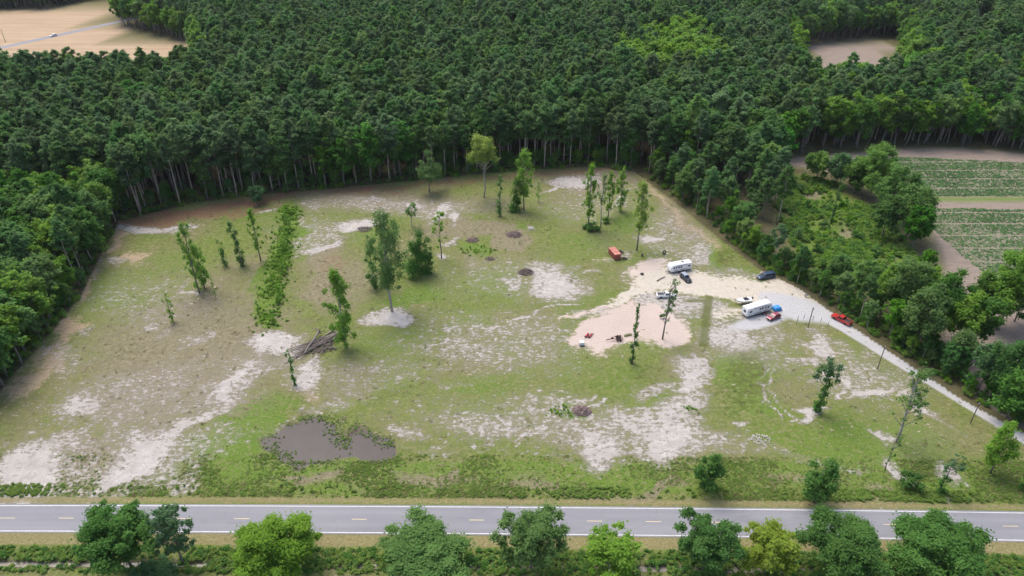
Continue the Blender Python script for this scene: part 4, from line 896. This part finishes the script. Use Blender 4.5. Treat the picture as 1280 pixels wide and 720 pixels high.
def camper(name, rear, front, L, H, label, side, fifth=False):
    """travel trailer; side = +1/-1: the long wall that shows door and windows"""
    e = orient(name, rear, front); hw = 1.25; zf = .62
    def ring(x, zt, zb, w): return [(x, -w, zb), (x, w, zb), (x, w, zt-.22), (x, w-.2, zt), (x, -w+.2, zt), (x, -w, zt-.22)]
    secs = [ring(-L/2, H-.12, zf+.06, hw-.05), ring(-L/2+.12, H, zf, hw), ring(L/2-1.0, H, zf, hw), ring(L/2-.35, H-.22, zf+.1, hw), ring(L/2, H-.95, zf+.45, hw-.06)]
    MB().loft(secs).build('body', M['rvwhite'], e, bevel=.03)
    MB().box(-L/2+.2, L/2-1.1, -hw+.24, hw-.24, H+.004, H+.03).build('roof', M['roofwhite'], e)
    for x_ in (-L*.28, L*.08): 
        MB().box(x_-.22, x_+.22, -.22, .22, H+.03, H+.15).build('roof_vent', M['white'], e, bevel=.03)
    MB().box(-L*.12-.45, -L*.12+.45, -.36, .36, H+.03, H+.30).build('air_conditioner', M['grey'] if fifth else M['white'], e, bevel=.08)
    def wall_box(s, x0, x1, z0, z1, nm, mt, th=.02):
        y0 = s*hw; MB().box(x0, x1, min(y0, y0+s*th), max(y0, y0+s*th), z0, z1).build(nm, mt, e)
    for s in (-1, 1):
        wins = [(-.42, -.31, 1.7, 2.3), (-.02, .05, 1.75, 2.35), (.20, .26, 1.8, 2.3), (.30, .38, 1.75, 2.3)] if s == side else [(-.35, -.22, 1.7, 2.3), (0, .12, 1.7, 2.3), (.22, .34, 1.7, 2.3)]
        for a, b, z0, z1 in wins: wall_box(s, a*L, b*L, z0, z1, 'window', M['glass'])
        wall_box(s, -L*.47, L*.36, 1.02, 1.16, 'stripe', M['decal'], .012)
        wall_box(s, -L*.20, L*.30, .86, .96, 'stripe', M['maroon'], .012)
    dr = MB(); y0 = side*hw; dr.box(.07*L, .07*L+.75, min(y0, y0+side*.03), max(y0, y0+side*.03), zf+.1, zf+2.0); d = dr.build('door', M['white'], e)
    MB().box(.07*L+.15, .07*L+.6, min(y0+side*.03, y0+side*.045), max(y0+side*.03, y0+side*.045), zf+1.1, zf+1.8).build('door_window', M['glass'], d)
    MB().cyl((0, side*(hw+.1), H-.35), (1, 0, 0), .09, L*.5, 8).build('awning_roll', M['decal'], e)
    st = MB()
    for i in range(2): st.box(.07*L+.05, .07*L+.7, min(y0+side*(.05+.25*i), y0+side*(.3+.25*i)), max(y0+side*(.05+.25*i), y0+side*(.3+.25*i)), .42-.2*i, .46-.2*i)
    st.build('entry_steps', M['black'], e)
    MB().box(-L/2-.02, -L/2+.02, -.55, .35, 1.65, 2.3).build('rear_window', M['glass'], e).location.x = -.012
    for s in (-1, 1):
        MB().box(-L/2-.03, -L/2+.05, min(s*.8, s*1.05), max(s*.8, s*1.05), 1.0, 1.2).build('tail_light', M['lampr'], e)
        for ax in (-.10, -.02): wheel(e, ax*L-.2, s*(hw-.14), .34, .22)
    MB().box(-L/2+.1, L/2-.5, -hw+.15, hw-.15, .42, zf+.01).build('chassis', M['black'], e)
    hm = MB()
    for s in (-1, 1): hm.tube([(L/2-.6, s*.8, .55), (L/2+1.2, 0, .52)], .05, 5)
    hm.build('hitch', M['iron'], e); MB().cyl((L/2+1.0, 0, .27), (0, 0, 1), .045, .54, 8).build('jack', M['iron'], e)
    for s in (-1, 1): MB().lathe((L/2+.35, s*.17, .60), [(.05, 0), (.15, .06), (.15, .42), (.05, .5)], 10).build('gas_bottle', M['galv'], e)
    tag(e, label, 'travel trailer'); return e
camper('travel_trailer', (926.5, 396.5), (963, 385.5), 9.4, 3.25, 'longer white travel trailer with dark windows beside the maroon hatchback', -1)
camper('travel_trailer', (862, 335.5), (835, 340.5), 7.9, 3.05, 'shorter white camper at the back of the yard behind the black suv', 1, True)

# boat and its trailer
bt = orient('boat_trailer', (938, 378), (921, 380.5))
fm = MB()
for s in (-1, 1): fm.tube([(-2.3, s*.75, .5), (1.2, s*.7, .5), (3.0, 0, .5)], .05, 5)
for x_ in (-2.2, -1.2, .6): fm.tube([(x_, -.78, .5), (x_, .78, .5)], .05, 5)
fm.build('frame', M['iron'], bt)
for s in (-1, 1): wheel(bt, -1.3, s*1.0, .32, .2)
for s in (-1, 1): MB().box(-1.75, -.85, s*1.0-.12, s*1.0+.12, .66, .70).build('fender', M['black'], bt, bevel=.02)
tag(bt, 'dark trailer carrying the white boat beside the long travel trailer', 'boat trailer')
bo = empty('motor_boat', (bt.location.x, bt.location.y, .56), bt.rotation_euler.z)
def hull(x, w, zt, zk): return [(x, -w, zt), (x, -w*.85, zt*.45+zk*.55), (x, 0, zk), (x, w*.85, zt*.45+zk*.55), (x, w, zt)]
MB().loft([hull(-2.5, .95, .85, .05), hull(-1, 1.05, .85, 0), hull(.8, .98, .92, .0), hull(1.9, .62, 1.02, .15), hull(2.6, .06, 1.1, .6)]).build('hull', M['white'], bo, bevel=.02)
MB().panel([(-2.3, -.8, .87), (.2, -.85, .90), (.2, .85, .90), (-2.3, .8, .87)], .015).build('deck', M['white'], bo)
MB().box(-1.7, .1, -.62, .62, .88, .93).build('cockpit', M['decal'], bo)
MB().panel([(.15, -.7, .92), (.15, .7, .92), (-.15, .6, 1.35), (-.15, -.6, 1.35)], .015).build('windscreen', M['glass'], bo)
for s in (-1, 1): MB().box(-.9, -.45, s*.35-.22, s*.35+.22, .93, 1.35).build('seat', M['black'], bo, bevel=.06)
MB().box(-2.95, -2.5, -.2, .2, .5, 1.3).build('outboard_motor', M['black'], bo, bevel=.06)
MB().tube([(-2.2, .5, .86), (-2.35, .5, 3.3)], .035, 6).build('mast', M['grey'], bo)
tag(bo, 'white open boat with dark cockpit resting on its trailer', 'boat')

# blue tarp over something at the trailer's end
def tarp():
    r_ = np.random.default_rng(5); n = 13; V = []
    for i in range(n):
        for j in range(n):
            u, v = i/(n-1)*2-1, j/(n-1)*2-1; d = max(abs(u), abs(v))
            h = 1.15*min(1, (1-d)*3.2)+.06; V.append((u*1.25+r_.normal()*.05, v*1.1+r_.normal()*.05, max(.03, h+r_.normal()*.07)))
    F_ = [(i*n+j, (i+1)*n+j, (i+1)*n+j+1, i*n+j+1) for i in range(n-1) for j in range(n-1)]
    o = link('tarp', mesh_np('tarp', V, F_, M['tarp'])); md = o.modifiers.new('thickness', 'SOLIDIFY'); md.thickness = .02
    x, y = G(970.5, 387); o.location = (x, y, 0); o.rotation_euler.z = .3
    tag(o, 'crumpled bright blue tarp over a low heap at the trailer end', 'tarp')
tarp()

# red metal box
e = orient('storage_container', (763.5, 315.5), (772.5, 325.5)); Lc, Wc, Hc = 5.2, 2.2, 2.1
mb = MB().box(-Lc/2, Lc/2, -Wc/2, Wc/2, .15, Hc)
for i in range(13):
    x_ = -Lc/2+.2+i*(Lc-.4)/12
    for s in (-1, 1): mb.box(x_-.07, x_+.07, min(s*Wc/2, s*(Wc/2+.05)), max(s*Wc/2, s*(Wc/2+.05)), .25, Hc-.1)
mb.build('body', M['rust'], e)
MB().box(-Lc/2-.05, Lc/2+.05, -Wc/2-.07, Wc/2+.07, Hc+.003, Hc+.08).build('roof', M['rusttop'], e, bevel=.02)
for k in (-.2, .12): MB().box(Lc*k-.05, Lc*k+.05, -Wc/2-.05, Wc/2+.05, Hc+.08, Hc+.14).build('roof_rib', M['rust'], e)
for s in (-1, 1):
    dd = MB().box(Lc/2, Lc/2+.05, min(s*.03, s*1.02), max(s*.03, s*1.02), .25, Hc-.1).build('door', M['rust'], e)
    MB().tube([(Lc/2+.08, s*.3, .35), (Lc/2+.08, s*.3, Hc-.2)], .025, 5).build('door_bar', M['rusttop'], dd)
for s in (-1, 1): MB().box(-Lc/2, Lc/2, s*.8-.1, s*.8+.1, 0, .15).build('skid', M['iron'], e)
tag(e, 'rusty red metal box with pale red top standing in the grass', 'container')

# heaps
def heap(name, px, w, h, n, mat, label, cat, ln=1.6, rad=.07, stone=0):
    r_ = np.random.default_rng(int(px[0])); mb = MB()
    for i in range(n):
        a = r_.random()*6.28; q = w/2*math.sqrt(r_.random()); z = h*(1-(q/(w/2))**1.5)*r_.random()+.05
        c = Vector((q*math.cos(a), q*math.sin(a)*.8, z)); d = Vector((r_.normal(), r_.normal(), r_.normal()*.35)).normalized()*ln*(.3+.6*r_.random())*.5
        if i < stone:
            s = .05+.11*r_.random()**2; mb.box(c.x-s, c.x+s, c.y-s*.7, c.y+s*.7, max(0, c.z-s*.5), c.z+s*.5)
        else: mb.tube([c-d, c+d*.2+Vector((0, 0, .06)), c+d], [rad*(.6+.9*r_.random()), rad, rad*.5], 5)
    o = mb.build(name, mat); x, y = G(*px); o.location = (x, y, 0); tag(o, label, cat); return o
M['brush1'] = bark('burnt_brush', (.06, .045, .042), (.24, .18, .165)); M['brush2'] = bark('reddish_brush', (.12, .075, .07), (.34, .25, .24))
heap('brush_pile', (657.5, 341), 5.2, 1.5, 190, M['brush1'], 'dark round pile of roots and sticks beside the pale sandy patch', 'brush pile')
heap('brush_pile', (727, 514), 4.6, 1.4, 190, M['brush2'], 'reddish pile of sticks beside the green weed patch near the road', 'brush pile')
heap('brush_pile', (591, 300.5), 4.6, 1.2, 130, M['brush2'], 'low brush pile at the top of the bright green weed bed', 'brush pile')
heap('brush_pile', (643, 294), 6.2, 1.6, 190, M['brush2'], 'larger brush pile at the top of the grey dry grass', 'brush pile')
heap('brush_pile', (612, 324), 3.4, .5, 60, M['brush1'], 'scattered sticks just below the bright green weed bed', 'brush pile')
heap('brush_pile', (455, 287), 5.5, .8, 110, M['brush1'], 'grey brush pile on the white sand at upper left', 'brush pile')
heap('rubble_heap', (665.5, 286.5), 3.0, .5, 46, M['stone'], 'small heap of white rubble in grass beside the larger brush pile', 'rubble', stone=46)
heap('rubble_heap', (951, 549), 4.6, .3, 150, M['stone'], 'spread of white rubble in grass right of centre near road', 'rubble', stone=150)
heap('rubble_heap', (1095, 494), 7.5, .3, 80, M['stone'], 'spread of pale rubble between ivy tree and utility pole', 'rubble', stone=80)
heap('rubble_heap', (763, 325.5), 2.4, .35, 28, M['stone'], 'white scraps at the near left corner of the red metal box', 'rubble', stone=28)
heap('scrap_heap', (775.5, 316), 2.6, 1.2, 60, M['black'], 'black scrap leaning behind the red metal box', 'scrap', stone=20)
heap('scrap_heap', (780.5, 323.5), 2.2, .5, 36, M['iron'], 'dark scrap at the right side of the red metal box', 'scrap', stone=10)

# log pile: every log is a thing
r_ = np.random.default_rng(77)
pa, pb = np.array([371, 443]), np.array([419, 422])
def log(p0, p1, r0, z0, z1, label, grp=None, root=False):
    a, b = G(*p0), G(*p1); c = (a+b)/2; mb = MB(); d = b-a; Ln = np.linalg.norm(d)
    pts = [(-Ln/2+Ln*i/5, r_.normal()*.09, z0+(z1-z0)*i/5) for i in range(6)]
    mb.tube(pts, [r0*(.55+.5*i/5) for i in range(6)], 7)
    for _ in range(3):
        k = int(r_.integers(1, 4)); q = Vector(pts[k]); mb.tube([q, q+Vector((-.4, r_.normal()*.5, .25+.3*r_.random()))], [r0*.35, r0*.15], 4)
    o = mb.build('log', M['deadwood']); o.location = (c[0], c[1], 0); o.rotation_euler.z = math.atan2(d[1], d[0])
    if root:
        rb = MB()
        for _ in range(16):
            v = Vector((.5+r_.random()*.5, r_.normal()*.9, r_.normal()*.7)); q = Vector(pts[-1]); rb.tube([q, q+v*.6, q+v*1.1], [.16, .1, .04], 5)
        rb.build('root_ball', M['brush1'], o)
    tag(o, label, 'log', grp); return o
for i in range(13):
    f = (i-6)/6; off_ = np.array([r_.normal()*3, f*7+r_.normal()*1.0]); lay_ = .25+.95*(1-abs(f))*r_.random()
    log(tuple(pa+off_+np.array([r_.normal()*6, 1.5+r_.normal()*3])), tuple(pb+off_*np.array([1, .6])+np.array([r_.normal()*7, -1.0+r_.normal()*3])), .15+.09*r_.random(), lay_, lay_+.25*r_.random(), 'weathered grey log lying in the heap beside the full leafy tree', 'logs in the heap')
log((381, 445), (399, 420), .32, .8, 1.5, 'pale log with a dark root ball laid across the heap', root=True)
log((397, 437), (421, 436), .2, .5, .4, 'thin pale log sticking out at the right end of the heap')
heap('brush_pile', (400, 433), 8.5, 1.1, 150, M['brush1'], 'twigs and roots tangled under the logs of the heap', 'brush pile', 2.4)

# poles and posts
def pole(px, top, label, r0=.14):
    x, y = G(*px); H = H_of(px, top); e = empty('utility_pole', (x, y, 0))
    MB().tube([(0, 0, -.2), (0, 0, H)], [r0, r0*.75], 10).build('post', M['pole'], e); MB().lathe((0, 0, H), [(r0*.8, 0), (r0*.8, .05), (.01, .09)], 10).build('cap', M['galv'], e)
    MB().box(-.05, .35, -.06, .06, H-.75, H-.55).build('bracket', M['iron'], e)
    tag(e, label, 'utility pole')
pole((1010, 409), 384, 'short wooden pole nearest the parked red pickup along the drive')
pole((1096.7, 461), 433, 'wooden pole beside the middle of the gravel drive')
pole((1213, 528.5), 504, 'wooden pole nearest the road end of the gravel drive')
pole((7, 53), 36, 'distant utility pole in the tan field at far left', .18)
def post(px, h, label):
    x, y = G(*px); o = MB().tube([(0, 0, -.2), (.02, 0, h*.5), (.03, 0, h)], [.075, .07, .06], 7).build('fence_post', M['pole']); o.location = (x, y, 0)
    tag(o, label, 'post', 'thin posts beside the gravel drive')
for px, h, lb in (((995.5, 405), 2.9, 'tallest thin post left of the short wooden pole'), ((1004.5, 398), 1.3, 'low thin post behind the short wooden pole'), ((1025.6, 402.5), 1.5, 'thin post midway between short wooden pole and red pickup'), ((1034.5, 407.5), 1.6, 'thin post nearest the red pickup'), ((1016, 400), 1.3, 'thin post just right of the short wooden pole')): post(px, h, lb)
x, y = G(1007, 371.5); e = empty('utility_pedestal', (x, y, 0)); MB().box(-.22, .22, -.18, .18, 0, 1.1).build('cabinet', M['galv'], e, bevel=.03); MB().box(-.25, .25, -.21, .21, 1.1, 1.18).build('lid', M['grey'], e); MB().tube([(-.35, 0, -.1), (-.35, 0, 1.9)], .06, 7).build('post', M['pole'], e)
tag(e, 'small pale upright box with a post at the wood edge', 'utility box')

# things on the pink pad
x, y = G(727, 431.5); e = empty('water_tank', (x, y, 0), .15)
MB().box(-.62, .62, -.52, .52, .28, 1.25).build('tank', M['white'], e, bevel=.10); MB().lathe((0, 0, 1.25), [(.18, 0), (.18, .07), (.05, .09)], 12).build('cap', M['grey'], e)
cg = MB()
for z in (.3, .75, 1.2):
    for s in (-1, 1): cg.tube([(-.66, s*.56, z), (.66, s*.56, z)], .022, 4).tube([(s*.66, -.56, z), (s*.66, .56, z)], .022, 4)
for sx in (-1, 1):
    for sy in (-1, 1): cg.tube([(sx*.66, sy*.56, .1), (sx*.66, sy*.56, 1.25)], .025, 4)
cg.build('cage', M['galv'], e); MB().box(-.7, .7, -.6, .6, .02, .26).build('pallet', M['black'], e)
tag(e, 'small white tank on a dark base at the pink pad edge', 'tank')
def roller(px, label):
    x, y = G(*px); e = empty('roller', (x, y, 0), R(58))
    MB().cyl((0, 0, .32), (1, 0, 0), .26, 1.7, 14).build('drum', M['red'], e, bevel=.03); fr_ = MB()
    for s in (-1, 1): fr_.box(s*.9-.04, s*.9+.04, -.3, .3, .0, .5)
    fr_.build('frame', M['implement'], e); tag(e, label, 'farm implement')
roller((733.5, 420), 'left one of two red drum implements on the pink pad'); roller((737.8, 420.5), 'right one of two red drum implements on the pink pad')
e = orient('disc_harrow', (777.5, 423.5), (759, 426.5)); 
fr_ = MB()
for s in (-1, 1): fr_.tube([(-2.2, s*.9, .7), (-.2, s*.7, .7), (.6, 0, .65)], .08, 5)
for x_ in (-2.1, -1.3, -.4): fr_.tube([(x_, -1.0, .7), (x_, 1.0, .7)], .09, 5)
fr_.build('frame', M['implement'], e)
MB().tube([(.4, 0, .65), (2.6, 0, .5)], [.14, .12], 6).build('drawbar', M['implement'], e)
MB().box(.5, 1.0, -.22, .22, .5, 1.1).build('gearbox', M['implement'], e, bevel=.05)
for x_ in (-1.7, -.9):
    for k in range(6):
        MB().cyl((x_+.06*k, -.85+k*.34, .36), (.25, 1, 0), .36, .04, 14).build('disc', M['iron'], e)
for s in (-1, 1): wheel(e, -1.3, s*1.15, .34, .2)
MB().box(-1.7, -1.1, -.3, .35, .75, 1.25).build('weight_box', M['iron'], e, bevel=.05)
tag(e, 'dark red disc harrow with a long drawbar on the pink pad', 'farm implement')
o = heap('canvas_heap', (785, 419), 2.2, .5, 1, M['oliv'], 'flat olive canvas heap right of the dark red harrow', 'canvas')
me = bpy.data.meshes.new('canvas_heap'); n = 9; V = []; r_ = np.random.default_rng(9)
for i in range(n):
    for j in range(n):
        u, v = i/(n-1)*2-1, j/(n-1)*2-1; V.append((u*1.2+r_.normal()*.06, v*.6+u*.35+r_.normal()*.05, .02+.45*max(0, 1-u*u-v*v*.9)*(.6+.5*r_.random())))
me.from_pydata(V, [], [(i*n+j, (i+1)*n+j, (i+1)*n+j+1, i*n+j+1) for i in range(n-1) for j in range(n-1)]); me.materials.append(M['oliv']); o.data = me
md = o.modifiers.new('thickness', 'SOLIDIFY'); md.thickness = .02
# barrel grill
x, y = G(827.5, 398); e = empty('barrel_grill', (x, y, 0), .4)
MB().cyl((0, 0, 1.0), (1, 0, 0), .42, 1.5, 16).build('barrel', M['black'], e, bevel=.03)
for sx in (-1, 1):
    for sy in (-1, 1): MB().tube([(sx*.6, sy*.42, 0), (sx*.55, sy*.2, .75)], .035, 5).build('leg', M['iron'], e)
MB().tube([(.5, 0, 1.4), (.5, 0, 2.2)], .08, 8).build('chimney', M['black'], e); MB().tube([(-.4, -.45, 1.15), (.4, -.45, 1.15)], .03, 5).build('handle', M['galv'], e)
tag(e, 'black barrel grill left of the spindly tree on the pink pad', 'grill')
# tyres and drums lying about
def tyre(px, r0, label, flat=True):
    x, y = G(*px); o = MB(); n = 18; k = 8; V = []
    F_ = [(i*k+j, ((i+1) % n)*k+j, ((i+1) % n)*k+(j+1) % k, i*k+(j+1) % k) for i in range(n) for j in range(k)]
    for i in range(n):
        for j in range(k):
            a, b = 2*math.pi*i/n, 2*math.pi*j/k; q = r0*.72+r0*.28*math.cos(b); V.append((q*math.cos(a), q*math.sin(a), r0*.30*math.sin(b)+r0*.3))
    o = link('tyre', mesh_np('tyre', V, F_, M['tyre'], True)); o.location = (x, y, 0)
    if not flat: o.rotation_euler = (R(80), 0, .4); o.location.z = r0*.98
    tag(o, label, 'tyre')
tyre((802.5, 343), .62, 'worn tyre lying flat on the track left of the shorter camper')
tyre((829.5, 317.5), .75, 'black tyre standing on pale sand behind the shorter camper', False)
x, y = G(802.5, 320.5); e = empty('oil_drum', (x, y, 0)); MB().lathe((0, 0, 0), [(.3, 0), (.3, .3), (.32, .31), (.3, .33), (.3, .6), (.32, .61), (.3, .63), (.3, .9)], 16).build('drum', M['black'], e); MB().lathe((0, 0, .9), [(.31, 0), (.31, .03), (.27, .035)], 16).build('lid', M['iron'], e)
tag(e, 'black drum right of the yellow green tree trunk', 'drum')
a, b = G(822.5, 351), G(830, 347); c = (a+b)/2; o = MB().tube([(-2.0, 0, .2), (-.3, .1, .22), (1.9, 0, .2)], [.2, .16, .12], 7).build('fallen_post', M['brush1']); o.location = (c[0], c[1], 0); o.rotation_euler.z = math.atan2(*(b-a)[::-1])
tag(o, 'dark length of timber lying left of the black suv', 'timber')
def chair(px, rz, label):
    x, y = G(*px); e = empty('camp_chair', (x, y, 0), rz)
    MB().panel([(-.28, -.25, .44), (.28, -.25, .44), (.28, .27, .42), (-.28, .27, .42)], .02).build('seat', M['maroon_fabric'], e); MB().panel([(-.28, .27, .45), (.28, .27, .45), (.28, .42, .98), (-.28, .42, .98)], .02).build('backrest', M['maroon_fabric'], e)
    for sx in (-1, 1):
        for sy in (-1, 1): MB().tube([(sx*.28, sy*.28, 0), (sx*.27, -sy*.2, .42)], .018, 5).build('leg', M['iron'], e)
    tag(e, label, 'chair')
chair((957.5, 394), .5, 'dark red camp chair between travel trailer and maroon hatchback')


# ------------------------------------------------------------------ haze
hz = MB().box(-1500, 1500, -300, 1900, -4, 121).build('haze', bpy.data.materials.new('haze_air')); tag(hz, kind='stuff')
hm_ = hz.data.materials[0]; hm_.use_nodes = True; t_ = hm_.node_tree; t_.nodes.clear()
vo = t_.nodes.new('ShaderNodeVolumePrincipled'); vo.inputs['Density'].default_value = .00003; vo.inputs['Color'].default_value = (.88, .94, 1, 1); vo.inputs['Anisotropy'].default_value = .1
om = t_.nodes.new('ShaderNodeOutputMaterial'); t_.links.new(vo.outputs[0], om.inputs['Volume'])
